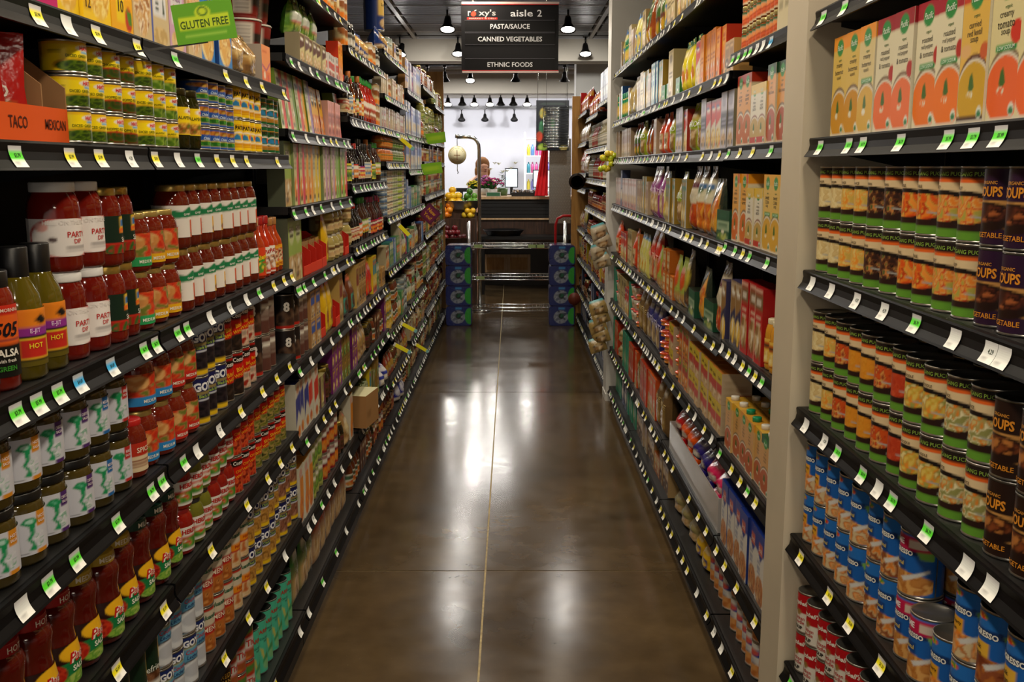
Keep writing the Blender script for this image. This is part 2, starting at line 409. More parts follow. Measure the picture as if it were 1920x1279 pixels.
def room(side, y, z):
    """clear height above a shelf"""
    for s, a, b, zs in BAYS:
        if s == side and a-.01 <= y <= b+.01:
            up = [q for q in zs if q > z+.05]; return (min(up)-.028-z) if up else .9
    return .9
def row(side, z, y0, items, where, setback=.006, y1=None, jit=1.0):
    """items placed one after another from y0 away from the camera: (key, n, tiers, rows, opts)"""
    y = y0; sgn = 1 if side == 'L' else -1; xf = (XL-setback) if side == 'L' else (XR+setback)
    seen = {}; items = list(items)
    if y1 is not None: items += [i for i in items if not isinstance(i, (int, float))]*2
    for it in items:
        if isinstance(it, (int, float)): y += it; continue
        key, n = it[0], it[1]; tiers = it[2] if len(it) > 2 else 1; rows = it[3] if len(it) > 3 else 1; opt = it[4] if len(it) > 4 else {}
        p = PR[key]; pw = p.d if opt.get('turn') else p.w; pd = p.w if opt.get('turn') else p.d
        gap = opt.get('gap', .0025)
        for i in range(n):
            if y1 is not None and y+pw > y1+.001: break
            k = seen.get(key, 0); seen[key] = k+1
            back = opt.get('back', 0)+R.uniform(0, .008)*jit
            for r_ in range(rows):
                tt = tiers if not isinstance(tiers, (list, tuple)) else tiers[i % len(tiers)]
                fit = room(side, y+pw/2, z)-.003; tt = max(1, min(tt, int(fit/(p.h+.0008)))); scl = min(1.0, (.9 if p.cat == 'bag' else .97)*fit/p.h) if tt == 1 else 1.0
                for t in range(tt):
                    x = xf-sgn*(pd/2+back+r_*(pd+.004))
                    rz = (0 if side == 'L' else PI)+R.uniform(-.05, .05)*jit*(.25 if p.cat in ('box', 'carton') else 1)+(PI/2 if opt.get('turn') else 0)+YAW.get(key, 0 if p.cat not in ('can', 'jar', 'bottle') else (-.25 if side == 'L' else .18))
                    yy = y+pw/2+R.uniform(-.0008, .0008)*jit
                    lab = f"{p.desc}, {ORD[min(k, 29)]} along"
                    if tt > 1: lab += ', bottom tier' if t == 0 else (', top tier' if t == tt-1 else (', middle tier' if tt == 3 else f', {ORD[t]} tier up'))
                    if rows > 1 and r_: lab += ', row behind' if r_ == 1 else ', third row back'
                    lab += f', {where}'
                    put(p, (x, yy, z+t*(p.h+.0008)+.0004), rz, lab, f"{p.desc}, {where}").scale = (scl,)*3
            y += pw+gap
    return y
# ================================================================== THE SETTING
def struct(name, b, parent=None, label=None):
    o = link(name, b.mesh(name), parent)
    if parent is None: tag(o, label, None, None, 'structure')
    return o
GF = 'ffffff'
fl = MB(); fl.box(-7, 7, -5.2, 19.4, -.12, -.0025, GF, 'joint'); floor = struct('floor', fl)
ys = [-5.2, .56, 3.86, 7.14, 10.45, 13.7, 19.4]; xs = [-7, -3.4, -.105, 3.2, 7]
for i in range(len(ys)-1):
    for j in range(len(xs)-1):
        g = .0035; b = MB(); b.box(xs[j]+g, xs[j+1]-g, ys[i]+g, ys[i+1]-g, -.002, 0, GF, 'concrete'); link('slab', b.mesh('slab'), floor)
CZ = 3.05
c = MB(); c.box(-7, 7, -5.2, 19.4, CZ+.1, CZ+.2, GF, 'ceil_dark'); ceil = struct('ceiling', c)
# metal slat panels in a tee grid
sp = MB()
for k in range(11): sp.box(-.95, .95, -.275+k*.053, -.275+k*.053+.02, 0, .03, GF, 'slat_metal')
spm = sp.mesh('slat_panel')
tx = MB(); tx.box(-7, 7, -.012, .012, -.005, .03, GF, 'tee_metal'); txm = tx.mesh('tee_bar')
ty = MB(); ty.box(-.02, .02, 4.2, 12.0, -.006, .03, GF, 'tee_metal'); tym = ty.mesh('tee_bar')
for k in range(14): link('tee_bar', txm, ceil, (0, 12-.6*k, CZ))
for x in (-5.1, -3.1, -1.1, .9, 2.9, 4.9): link('tee_bar', tym, ceil, (x, 0, CZ))
for k in range(13):
    for x in (-4.1, -2.1, -.1, 1.9, 3.9): link('slat_panel', spm, ceil, (x, 11.7-.6*k, CZ))
for k in range(5): link('tee_bar', txm, ceil, (0, 13.2+.8*k, CZ))
for nm, x0, x1, y0, y1 in (('wall_back', -7, 7, -5.2, -5.1), ('wall_west', -7.1, -7, -5.2, 19.4), ('wall_east', 7, 7.1, -5.2, 19.4), ('wall_front', -7, 7, 19.3, 19.4)):
    b = MB(); b.box(x0, x1, y0, y1, 0, CZ+.1, GF, 'wall_paint'); struct(nm, b)
b = MB(); b.box(-7, 7, 12.0, 12.35, 2.80, CZ+.1, GF, 'beam_paint'); struct('trim_1', b)
b = MB(); b.box(-7, 7, 16.6, 17.0, 2.76, CZ+.1, GF, 'beam_paint'); struct('trim_2', b)
b = MB(); b.box(-7, 7, 17.0, 19.3, 2.86, 2.95, GF, 'beam_paint'); struct('trim_3', b)
# posts
b = MB(); b.box(.66, 1.02, 2.345, 2.515, 0, CZ+.1, GF, 'post_paint'); p = struct('trim_4', b, label='beige painted square post')
b = MB(); b.box(.655, 1.16, 6.87, 7.09, .02, CZ+.1, GF, 'post_white'); b.box(.65, 1.17, 6.86, 7.1, 0, .05, GF, 'post_white'); struct('trim_5', b)
b = MB(); b.box(.80, 1.2, 12.9, 13.3, 0, CZ+.1, GF, 'post_white'); struct('trim_6', b)

# ------------------------------------------------------------------ price tags
def tagmesh(kind, price):
    b = MB(); w, h = .038, .034; top, mid, bot = {'g': ('c8c8cc', '58d832', 'eeeeea'), 'y': ('d0cfd0', 'ece01c', 'ecebe6'), 'w': ('dcdee0', 'd4d8d6', 'eceeea'), 'b': ('bcc4cc', '38a4dc', 'e6eae8')}[kind]
    def S(u, v, o):
        t = 1-v; x = .0062-.0018*math.sin(t*PI)+.0098*t*t; return (x+o+.0012, (u-.5)*w, -.004-t*h)
    ops = [('r', 0, .66, 1, 1, top), ('r', 0, .30, 1, .66, mid), ('r', 0, 0, 1, .30, bot), ('r', .1, .1, .5, .2, '9a9a98')]
    if price: ops.append(('t', price, .58, .47, .2, '20301c', {'w': .7}))
    printed(b, S, w, h, 9, 12, bot, ops, 'paper', lift=.0004)
    return b.mesh('price_tag')
TAGS = {k: [tagmesh(k, p) for p in ps] for k, ps in {'g': ('$3.79', '$6.79', '$5.99'), 'y': ('$3.99', '$2.69', '$1.59'), 'w': ('', '4.29'), 'b': ('$4.69',)}.items()}
LIP = [(0, 0), (.006, -.0006), (.0075, -.004), (.0058, -.016), (.0085, -.028), (.0165, -.039), (.0185, -.0425), (.0145, -.043), (.006, -.032), (.001, -.02), (-.004, -.02), (-.004, -.0002)]
SHELVES = {}
def bay(side, y0, y1, zs, label, depth=.44, tags=None, rtags='ggwy', name='shelving_bay', topz=2.5, dens=.15):
    s = 1 if side == 'L' else -1; x0 = XL if side == 'L' else XR
    o = empty(name, (x0, y0, 0), 0); tag(o, label, 'shelving', 'black shelving bays along the aisle')
    o.rotation_euler = (0, 0, 0 if s > 0 else PI)
    if s < 0: o.location = (x0, y1, 0)
    BAYS.append((side, y0, y1, list(zs)))
    L = y1-y0                     # local: aisle is +x, y from 0 to L
    b = MB(); b.box(-depth-.03, -depth, .002, L-.002, .02, topz, GF, 'back_black'); link('back_panel', b.mesh('back_panel'), o)
    b = MB(); b.box(-.06, -.005, .002, L-.002, 0, .06, GF, 'shelf_black'); link('kick_plate', b.mesh('kick_plate'), o)
    for yy in (.006, L-.036):
        b = MB(); b.box(-depth-.002, -depth+.028, yy, yy+.03, 0, topz, GF, 'shelf_black'); link('upright', b.mesh('upright'), o)
    for i, z in enumerate(zs):
        low = z < .25
        b = MB(); b.box(-depth+.03, -.004, .003, L-.003, z-.024, z, GF, 'shelf_black')
        if low: b.box(-depth+.03, -.004, .004, L-.004, .06, z-.024, GF, 'shelf_black')
        else:
            for yy in (.006, L-.01): b.add([(-depth+.03, yy, z-.024), (-.05, yy, z-.024), (-.05, yy, z-.034), (-depth+.03, yy, z-.085)], [(0, 1, 2, 3)], lin(GF), 'shelf_black')
        sh = link('shelf', b.mesh('shelf'), o)
        b = MB(); b.extrude([(x, zz) for x, zz in LIP], .003, L-.003, GF, 'channel'); ch = link('price_channel', b.mesh('price_channel'), sh, (0, 0, z))
        tl = (tags or {}).get(i)
        if tl is None:
            tl = []; y = R.uniform(.03, .12)
            while y < L-.04:
                tl.append((y0+y, R.choice(rtags))); y += max(.042, R.gauss(dens, dens*.45))
        for ty_, k in tl:
            if not y0 <= ty_ <= y1: continue
            yl = ty_-y0 if s > 0 else y1-ty_
            link('price_tag', R.choice(TAGS[k]), sh, (0, min(max(yl, .022), L-.022), z))
    return o
def T(s): return [(float(a[:-1]), a[-1]) for a in s.split()]
A_Z = [.13, .457, .754, 1.009, 1.283, 1.638, 1.841]
A_T = {0: T('2.753y 3.1w'), 1: T('1.7y 2.0y 2.277y 2.501y 2.701y 2.933w'), 2: T('1.4y 1.654y 1.899y 2.217y 2.537y 2.765y 2.921y 3.088y'),
       3: T('1.349w 1.432g 1.526g 1.697g 1.87g 1.93g 2.064g 2.153w 2.329w 2.52y 2.749y 2.925y 3.102y'),
       4: T('1.38g 1.443g 1.512g 1.587b 1.72b 1.878g 1.94g 2.073g 2.134g 2.3w 2.465w 2.622w 2.76g 2.932y 3.068y 3.179y'),
       5: T('1.439g 1.616y 1.73y 1.868w 2.001y 2.135w 2.272g 2.42y 2.555y 2.689y 3.04y'), 6: T('1.535y 1.639w 1.753y 1.94y 2.153g 2.529y 2.719y 2.891y 3.164y')}
bay('L', .73, 1.968, A_Z, 'black shelving bay of salsa jars closest to the viewer', tags=A_T)
bay('L', 1.972, 3.208, A_Z, 'black shelving bay with yellow chile cans and hot sauce', tags=A_T)
B_Z = [.13, .413, .708, .965, 1.228, 1.476, 1.719, 1.947, 2.206]
bay('L', 3.212, 4.448, B_Z, 'black shelving bay of boxed noodles past the salsa', rtags='gggwwy', tags={0: T('3.244w 3.503g 3.792g 4.032w 4.38w')})
C_Z = [.13, .42, .70, .957, 1.254, 1.528, 1.816, 2.112]
bay('L', 4.452, 5.688, C_Z, 'black shelving bay of dark sauce bottles', rtags='gwwyg', dens=.11)
D_Z = [.13, .38, .66, 1.025, 1.325, 1.631, 1.816, 2.0, 2.235]
bay('L', 5.692, 6.928, D_Z, 'black shelving bay with towers of short tins', rtags='wwygy', dens=.1)
E_Z = [.13, .41, .67, 1.025, 1.318, 1.587, 1.823, 2.12]
bay('L', 6.932, 8.168, E_Z, 'black shelving bay of tall pale boxes', rtags='wwgw', dens=.085)
F_Z = [.13, .43, .72, 1.065, 1.372, 1.644, 1.828, 2.24]
bay('L', 8.172, 9.408, F_Z, 'black shelving bay of green topped jars', rtags='wwwwy', dens=.075)
G_Z = [.13, .443, .741, 1.065, 1.372, 1.644, 1.835, 2.165]
bay('L', 9.412, 10.63, G_Z, 'black shelving bay of sauce jars against wooden end panel', rtags='wwww', dens=.075)
# right hand run
T_Z = [.11, .40, .73, 1.043, 1.367, 1.665, 1.94]
bay('R', 1.10, 2.335, T_Z, 'black shelving bay of soup cans before the beige post', depth=.33,
    tags={2: T('2.234y 2.02y 1.887y 1.716y 1.5y'), 3: T('2.245w 2.106w 2.018g 1.868g 1.782w 1.713g 1.56g 1.415w 1.34w'), 4: T('2.253w 2.116w 1.957w 1.81w 1.665g 1.514w 1.399w 1.36w'), 5: T('2.246g 2.057g 1.975g 1.784g 1.59g 1.505g 1.422g')})
S_Z = [.11, .39, .715, 1.055, 1.375, 1.664, 1.942]
bay('R', 2.525, 3.218, S_Z, 'narrow black shelving bay of broth cartons beyond beige post',
    tags={1: T('3.15y 3.019y 2.849y 2.621y'), 2: T('3.156g 2.978y 2.859y 2.767g 2.669y'), 3: T('3.18w 3.078y 2.99w 2.887y 2.809g 2.735y 2.658g'), 4: T('3.19g 3.046g 2.942y 2.858g 2.658g'), 5: T('3.19g 3.033y 2.87y 2.67g'), 6: T('3.18g 3.1g 3.013g 2.949g 2.869w 2.8w 2.718b')})
R_Z = [.11, .39, .725, 1.038, 1.362, 1.661, 1.895, 2.205]
bay('R', 3.222, 4.418, R_Z, 'black shelving bay holding the clear snack bin', rtags='yyyyw', dens=.15)
bay('R', 4.422, 5.638, R_Z, 'black shelving bay of coloured rice bags', rtags='ywwgwy', dens=.12)
bay('R', 5.642, 6.85, R_Z, 'black shelving bay of grain boxes touching white post', rtags='wwwyg', dens=.1)
U_Z = [.115, .395, .723, 1.0, 1.258, 1.505, 1.756, 2.03]
bay('R', 7.10, 8.10, U_Z[:-1]+[2.085], 'black shelving bay of jam jars past white post', rtags='wwy', dens=.075)
bay('R', 8.104, 9.30, U_Z, 'black shelving bay of red sauce bottles', rtags='wwy', dens=.075)
bay('R', 9.304, 10.40, [.11, .40, .72, 1.012, 1.40, 1.545, 1.83, 2.11], 'black shelving bay of small bagged goods by end panel', rtags='wwy', dens=.08)
# wooden end panels
b = MB(); b.box(-1.2, -.695, 10.64, 10.675, 0, 2.56, GF, 'maple'); o = link('end_panel', b.mesh('end_panel')); tag(o, 'maple end panel closing the salsa side shelving', 'end panel')
b = MB(); b.box(.61, 1.2, 10.41, 10.445, 0, 2.3, GF, 'maple'); o = link('end_panel', b.mesh('end_panel')); tag(o, 'maple end panel closing the soup side shelving', 'end panel')
# ================================================================== PRODUCTS
t = lambda s, x, y, h, c, **k: ('t', s, x, y, h, c, k)
# ---- salsa side, near shelves
def hatch(key, mid, food, desc):
    can(key, 'chile_can', 'can', desc, .0365, .054, 'f2d614', [
        ('r', 0, .9, 1, 1, 'e8b818'), ('e', .66, .80, .18, .11, 'e8e0d8'), t('HATCH', .66, .80, .15, 'd01818', w=.32, b=.03), ('r', .56, .62, .78, .69, '5aa8d8'),
        ('h', .1, .62, .28, .74, '6a5a10', 2), t(mid, .5, .52, .10, '2c4a10', w=.62), ('e', .52, .18, .36, .27, 'b03818' if 'RED' in mid else 'c8a018'), ('f', .52, .16, .32, .23, food)], res=(44, 24), arc=190)
hatch('hat1', 'DICED GREEN', ['1e3408', '34520c', '5a7410', '28420a'], 'yellow can of diced green chiles')
hatch('hat2', 'CHOPPED RED', ['2a3c0a', '3c5410', '6a2410', '2a420c'], 'yellow can of chopped red chiles')
hatch('hat3', 'JALAPENO', ['4a7018', '6a8c24', '88a040', '3c5c14'], 'yellow can of sliced jalapenos')
jar('jalj', 'pepper_jar', 'jar', 'jalapeno jar with yellow label', [(.028, 0), (.033, .004), (.034, .09), (.031, .105), (.027, .112), (.027, .124)], '2a2a08', .0275, (.112, .128), '3a3414', (.03, .088), 'f0d010',
    [('e', .68, .86, .2, .1, 'e8e0d8'), t('HATCH', .68, .86, .1, 'd01818', w=.3), t('JALAPENO', .5, .6, .15, '30400c', w=.8), ('f', .5, .22, .4, .2, ['c08028', 'd8b058', '884010', '5c6c18'])], res=(28, 18))
can('bluc', 'pepper_can', 'can', 'small blue can of peppers', .036, .052, '1c4c9c', [('f', .5, .82, .34, .12, ['c07828', '8a5018', 'b89038']), ('e', .5, .25, .36, .16, 'd8c050'), ('f', .5, .24, .3, .13, ['2c7820', '4c9830', '1c5c18']), t('Chiles', .5, .52, .14, 'd8e8f0', w=.5, sh=.3), ('e', .82, .6, .06, .07, 'c83020')], res=(36, 20))
def pato(key, c, c2, desc, h):
    can(key, 'tomato_sauce_can', 'can', desc, .034, h, c, [('r', .0, .84, 1, .87, c2), ('r', .0, .1, 1, .14, c2), t('EL PATO', .46, .76, .14, '301408', w=.6, b=.03), ('e', .5, .44, .26, .19, 'e8dcc8'), ('e', .5, .44, .21, .14, c), ('p', [(.28, .36), (.42, .56), (.52, .5), (.56, .34)], '2878a8'), ('e', .66, .46, .09, .1, 'd02c18'), ('h', .2, .18, .8, .26, c2, 2)], res=(32, 28))
pato('paty', 'ecc414', 'c06410', 'yellow can of tomato sauce', .084); pato('patg', '14582c', 'd88420', 'green can of tomato sauce', .078)
JP = lambda r, h: [(r*.86, 0), (r*.97, .004), (r, .012), (r, h*.68), (r*.96, h*.78), (r*.84, h*.87), (r*.74, h*.91), (r*.74, h*.98)]
def sjar(key, name, desc, r, h, content, lid, lz, base, ops, lidmat='goldlid', res=(34, 24), lidtext=None, lr=.76, arc=190, cat='jar'):
    jar(key, name, cat, desc, JP(r, h), content, r*lr, (h*.89, h), lid, (lz[0]*h, lz[1]*h), base, ops, res, lidmat=lidmat, lidtext=lidtext, arc=arc)

sjar('hell', 'salsa_jar', 'red salsa jar with white lid', .0415, .146, '6a140a', 'e4e4e2', (.18, .60), 'e6e0dc', [('e', .5, .5, .5, .58, 'b82420'), ('e', .5, .5, .46, .52, 'e6e0dc'), t('HELL ON THE RED', .5, .9, .12, 'e6e0dc', w=.6), ('e', .18, .78, .08, .12, 'd8a098'), t('PARTY', .6, .58, .15, 'b82420', w=.34), t('DIP', .6, .4, .12, 'b82420', w=.2), ('e', .3, .45, .05, .07, '584848'), ('h', .45, .12, .78, .3, '8a8484', 4)], lidmat='plastic', lr=.84)
sjar('dkgr', 'salsa_jar', 'salsa jar with dark green label', .036, .140, '6c180c', 'b89a4c', (.16, .64), '12281a', [('r', .58, .55, .82, .98, 'e0b420'), ('r', .6, .72, .8, .9, '2c6ca8'), ('r', .56, .56, .8, .68, 'e06820'), t('Salsa', .7, .36, .14, 'e8e0d0', w=.36), ('r', .0, .24, 1, .28, 'c02818'), ('f', .5, .1, .6, .14, ['a01c14', '2c5c1c', '186030', 'b8281c'])])
def tomj(key, band, desc, mid):
    sjar(key, 'salsa_jar', desc, .041, .114, '6e1e0e', 'c8b068', (.10, .66), 'b84a20', [('F', 0, .3, 1, 1, ['c02c14', 'd85020', 'c83818', '9c3c14', 'c88858', '6c7428']), ('f', .25, .72, .2, .22, ['d89858', 'd8a868', 'c88848']), ('e', .76, .7, .16, .14, mid), ('r', 0, 0, 1, .28, band), t('MEDIUM', .45, .14, .1, 'e8e8d8', w=.4)])
tomj('tomg', '2c9c58', 'tomato picture salsa jar, green band', '5c8428'); tomj('tomy', 'e0a818', 'tomato picture salsa jar, yellow band', '4c8c34'); tomj('tomb', '2c84c4', 'tomato picture salsa jar, blue band', '4c8c34'); tomj('tomr', 'c42c20', 'tomato picture salsa jar, red band', '4c8c34')
def gring(key, c):
    sjar(key, 'salsa_jar', 'mountain label salsa jar, '+('orange' if key == 'gri1' else 'yellow')+' picture', .0405, .139, '5e1a0c', 'b89c58', (.18, .68), 'e2dcd4', [('r', .62, 0, .95, .55, c), ('p', [(.1, .62), (.3, .86), (.45, .8), (.62, .96), (.8, .86), (.98, .9), (.98, .66), (.1, .58)], '1c7848'), t('Gringo', .55, .72, .1, 'e8e8e0', w=.5, rot=8), ('h', .2, .1, .36, .4, '8a8480', 4), ('f', .78, .14, .16, .12, ['b02818', '3c6420', 'c83820'])])
gring('gri1', 'c8542c'); gring('gri2', 'e0a830')
BOT = lambda r, h: [(r*.86, 0), (r, .005), (r, h*.52), (r*.9, h*.60), (r*.5, h*.72), (r*.36, h*.80), (r*.36, h*.93)]
def bott(key, name, desc, r, h, content, cap, lz, base, ops, res=(28, 26), cat='bottle', capz=.86, one=False, n=18, arc=190, labmat='paper'):
    P = BOT(r, h); jar(key, name, cat, desc, P, content, r*.4, (h*capz, h), cap, (lz[0]*h, lz[1]*h), base, ops, res, n=n, lidmat='plastic', one=one, arc=arc, labmat=labmat)
def b505(key, c, txt, desc):
    r = .037; h = .172
    jar(key, 'salsa_jar', 'jar', desc, [(r*.88, 0), (r, .006), (r, h*.70), (r*.93, h*.80), (r*.8, h*.86), (r*.76, h*.9)], '7c1e0e', r*.79, (h*.85, h), '0e0e10', (.12*h, .72*h), '14120e', [('r', 0, .86, 1, 1, 'c42c18'), t('EVERY MORNING', .5, .93, .05, 'e8d8c8', w=.8), ('r', 0, .45, 1, .86, c), t('505', .5, .66, .2, '181018', w=.62, sh=.3, b=.03), ('h', .25, .5, .75, .55, '4a2440', 1), t(txt, .5, .34, .11, 'e8e4d8', w=.86, b=.03), t('with fresh', .5, .23, .05, 'e8e4d8', w=.6), t('GREEN', .5, .12, .07, '38882c', w=.5, b=.03)], res=(30, 34), lidmat='plastic')
b505('v505', 'a878c0', 'CHUNKY', 'purple labelled salsa jar'); b505('o505', 'e0601c', 'SALSA', 'orange labelled salsa jar')
jar('ejit', 'green_salsa_bottle', 'bottle', 'green salsa bottle with black neck', [(.033, 0), (.038, .006), (.038, .105), (.034, .128), (.023, .150), (.0205, .160)], '5c5010', .0212, (.148, .20), '0c0c0e', (.022, .108), '181410', [('e', .55, .86, .34, .26, 'e0801c'), ('p', [(.5, .8), (.6, .9), (.72, .78), (.6, .72)], '181410'), ('r', 0, .54, 1, .68, '8c2c8c'), t('E-JIT', .5, .61, .1, 'e8c8e8', w=.6), ('r', .25, .12, .75, .5, 'd8b828'), ('r', .3, .14, .7, .46, 'c0281c'), t('HOT', .5, .36, .09, 'e8d030', w=.3), ('r', 0, 0, 1, .1, '5c5010')], res=(30, 30), lidmat='plastic')
bott('chol', 'hot_sauce_bottle', 'hot sauce bottle with round wooden cap', .026, .165, 'a8380c', 'a8743c', (.10, .50), 'd8901c', [('r', .1, .1, .9, .9, 'e0a828'), ('f', .5, .55, .3, .3, ['c03818', 'd8c8a0', '803010']), t('HOT', .5, .14, .12, 'a02010', w=.5)])
bott('vale', 'hot_sauce_bottle', 'hot sauce bottle with diagonal name', .029, .175, 'a03410', 'c89c70', (.06, .52), 'd0401c', [('e', .3, .4, .3, .3, '3c9438'), ('f', .5, .3, .3, .2, ['c03018', '488c30', 'e0c040']), t('Valentina', .5, .68, .17, 'e8c420', w=.9, rot=14, b=.03)])
bott('tapa', 'hot_sauce_bottle', 'red hot sauce bottle, white label', .030, .175, 'b02c0c', 'a81818', (.06, .50), 'e4dcd0', [t('TAPATIO', .5, .82, .16, 'b02418', w=.7, b=.03), ('f', .5, .4, .24, .26, ['b8381c', 'd8a070', '704030', 'e0d0c0']), ('f', .5, .1, .4, .06, ['b02c14', 'c83820'])])
def froj(key, c, desc, txt):
    r = .0425; h = .1125
    jar(key, 'salsa_jar', 'jar', desc, [(r*.9, 0), (r, .006), (r, h*.74), (r*.95, h*.82), (r*.86, h*.88)], '463a16', r*.93, (h*.87, h), '121212', (.16*h, .74*h), 'c6c8d2', [('r', .53, .64, .63, 1.0, c), t(txt, .58, .86, .08, 'e8e0e0', w=.085), t('SALSA', .58, .75, .065, 'e8e0e0', w=.075), ('p', [(.40, .76), (.44, .88), (.50, .88), (.545, .78), (.52, .70), (.46, .68)], '1c8c54'), ('f', .48, .79, .045, .05, ['1c8c54', '58b088', 'a8d0c0']), ('p', [(.46, .70), (.515, .70), (.51, .5), (.475, .36), (.53, .22), (.515, .09), (.455, .11), (.485, .24), (.445, .38), (.475, .5)], '1c8c54'), ('f', .55, .34, .05, .2, ['c6c8d2', 'd8dce0', '78a890', 'c6c8d2']), ('r', .27, .1, .34, .22, '78acd0'), ('h', .12, .3, .22, .8, 'a4a8b4', 7), ('r', .52, .0, .64, .09, c), ('h', .36, .04, .46, .07, '70747c', 1)], res=(64, 40), lidmat='plastic', arc=260)
froj('frp', '4c2868', 'dark lidded salsa jar, purple corner', 'CHIPOTLE'); froj('frb', '2464a4', 'dark lidded salsa jar, blue corner', 'MEDIUM'); froj('fro', 'd08820', 'dark lidded salsa jar, yellow corner', 'HOT'); froj('frr', 'b42c28', 'dark lidded salsa jar, red corner', 'FIRE')
sjar('spic', 'salsa_jar', 'salsa jar with red lid and cream label', .036, .113, '702010', 'b81c18', (.12, .62), 'd8c4a0', [('r', 0, .55, 1, 1, 'b8301c'), t('SPICE', .5, .75, .18, 'e8d8c0', w=.7), ('h', .2, .15, .8, .45, '8a5038', 4)], lidmat='plastic')
sjar('skul', 'salsa_jar', 'salsa jar with black and white label', .036, .113, '601c10', '501410', (.15, .7), '2c2826', [('r', .55, .7, 1, 1, 'b42c24'), ('f', .45, .45, .3, .3, ['d8d4cc', '2c2826', 'a8a49c']), ('h', .1, .05, .9, .25, 'd0ccc0', 2)], lidmat='plastic')
def goya(key, food, l2, desc, h=.1135, base='1c2054'):
    can(key, 'bean_can', 'can', desc, .0372, h, base, [t('GOYA', .5, .82, .20, 'e4e6ea', w=.66, b=.05), ('r', .1, .66, .9, .68, 'e0c420'), t(l2, .5, .6, .07, 'a8c850', w=.5), ('h', .3, .5, .7, .56, 'c8ccd8', 1), ('f', .5, .26, .52, .24, food), ('e', .86, .3, .1, .14, '5c9c30'), ('r', 0, 0, 1, .1, 'e0b81c')], res=(34, 30))
goya('gobb', ['16121a', '241c22', '2c2428', '0e0c10'], 'Black Beans', 'navy can of black beans'); goya('gocp', ['b8843c', '9c6c2c', 'c8984c', '80541c'], 'Chick Peas', 'navy can of chick peas'); goya('gopb', ['7c4c34', '94604a', '5c3424', 'a87860'], 'Pinto Beans', 'navy can of pinto beans')
can('goco', 'coconut_milk_can', 'can', 'blue can of coconut milk', .0372, .1185, '5c98b8', [('r', 0, .78, 1, 1, '1c2a60'), t('GOYA', .5, .87, .15, 'e4e6ea', w=.66, b=.05), ('r', 0, .76, 1, .78, 'd8c428'), t('Coconut', .5, .68, .09, 'b82c34', w=.6, sh=.2), t('Leche de', .5, .57, .08, '1c3a70', w=.6, sh=.2), ('e', .46, .24, .42, .26, '40302c'), ('e', .48, .24, .38, .23, 'd4d8dc'), ('e', .52, .27, .26, .15, 'b8bcc4')], res=(34, 34))
def cost(key, c2, food, desc, h=.115, r=.0375, txt='Black'):
    can(key, 'pepper_can', 'can', desc, r, h, 'c4180e', [('e', .4, .86, .3, .11, '181210'), t('La Costena', .42, .86, .11, 'e8e2d8', w=.5, b=.02), ('p', [(.66, .86), (.72, 1), (.8, .86)], '181210'), t(txt, .5, .62, .11, c2, w=.8, rot=10), t('WHOLE', .5, .48, .09, c2, w=.6, rot=10), ('f', .5, .16, .56, .24, food)], res=(34, 30))
cost('cosb', 'f0b028', ['1c1412', '2c2018', '100c0c', '3c2c24'], 'red can of black beans'); cost('cosj', 'f0b028', ['a4907c', 'c8a88c', 'd8c0a8', '9c2c1c'], 'red can of whole beans, pale picture', txt='Bayo'); cost('coss', 'f0c030', ['4c5418', '74742c', 'a08c4c', '2c3410'], 'red can of sliced jalapenos', .1, .036, 'Sliced'); cost('coch', 'f0a028', ['a42414', 'c83c20', 'd86430', '7c140c'], 'red can of chipotle peppers', .1, .036, 'Chipotle')
can('ocho', 'bean_can', 'can', 'dark can with large white eights', .0375, .115, '1e1818', [('f', .5, .3, .5, .3, ['3c2820', '5c4434', '281c18']), t('8', .3, .66, .3, 'd8d4cc', b=.04), t('8', .66, .66, .3, 'd8d4cc', b=.04), ('r', 0, 0, 1, .08, 'b4281c')], res=(20, 20))
PACE = [(.034, 0), (.040, .004), (.042, .014), (.042, .060), (.0375, .088), (.0365, .102), (.0395, .122), (.0405, .134), (.036, .146), (.031, .150), (.031, .156)]
def pace(key, lid, txt, c, desc):
    jar(key, 'salsa_bottle', 'bottle', desc, PACE, '541208', .0325, (.148, .168), lid, (.012, .082), '2a1410', [('e', .55, .78, .24, .22, 'e8b01c'), ('p', [(.26, .55), (.78, .66), (.82, .46), (.3, .4)], '1c7c40'), ('e', .56, .32, .27, .28, '1c7840'), ('f', .56, .14, .24, .14, ['88b040', '5c9430', 'a0bc58']), ('f', .22, .34, .16, .26, ['b82418', 'd03c20', '9c1c10']), t('Pace', .55, .66, .26, 'e8dcd0', w=.46, sh=.25, b=.09), t('Pace', .55, .66, .26, 'c01c18', w=.45, sh=.25, b=.02), t(txt, .56, .4, .14, 'e8ecd8', w=.36, b=.03)], res=(54, 40), lidmat='plastic', lidtext=c or None, labmat='gloss', arc=210, back='5a140c')
pace('pah', 'a01a1c', 'SALSA', 'HOT', 'salsa bottle with red lid'); pace('pam', 'b8982c', 'SALSA', 'MEDIUM', 'salsa bottle with yellow lid'); pace('pai', '143c30', 'SALSA', 'MILD', 'salsa bottle with green lid')
def herd(key, c, desc, lid='8c1c1c'):
    sjar(key, 'salsa_jar', desc, .034, .1035, c, lid, (.10, .62), 'c4281c', [('r', 0, .6, 1, 1, 'dcd8d0'), t('HERDEZ', .5, .8, .2, 'b02018', w=.8, b=.04), ('f', .5, .3, .42, .24, ['3c7c28', '6ca040', 'c83420', 'd8d0c0']), ('r', 0, 0, 1, .1, 'd8d4cc')], lidmat='plastic', res=(22, 18))
herd('herr', '88180e', 'red salsa jar with white band'); herd('herg', '6a6a20', 'green salsa jar with white band', '2c2c2c')
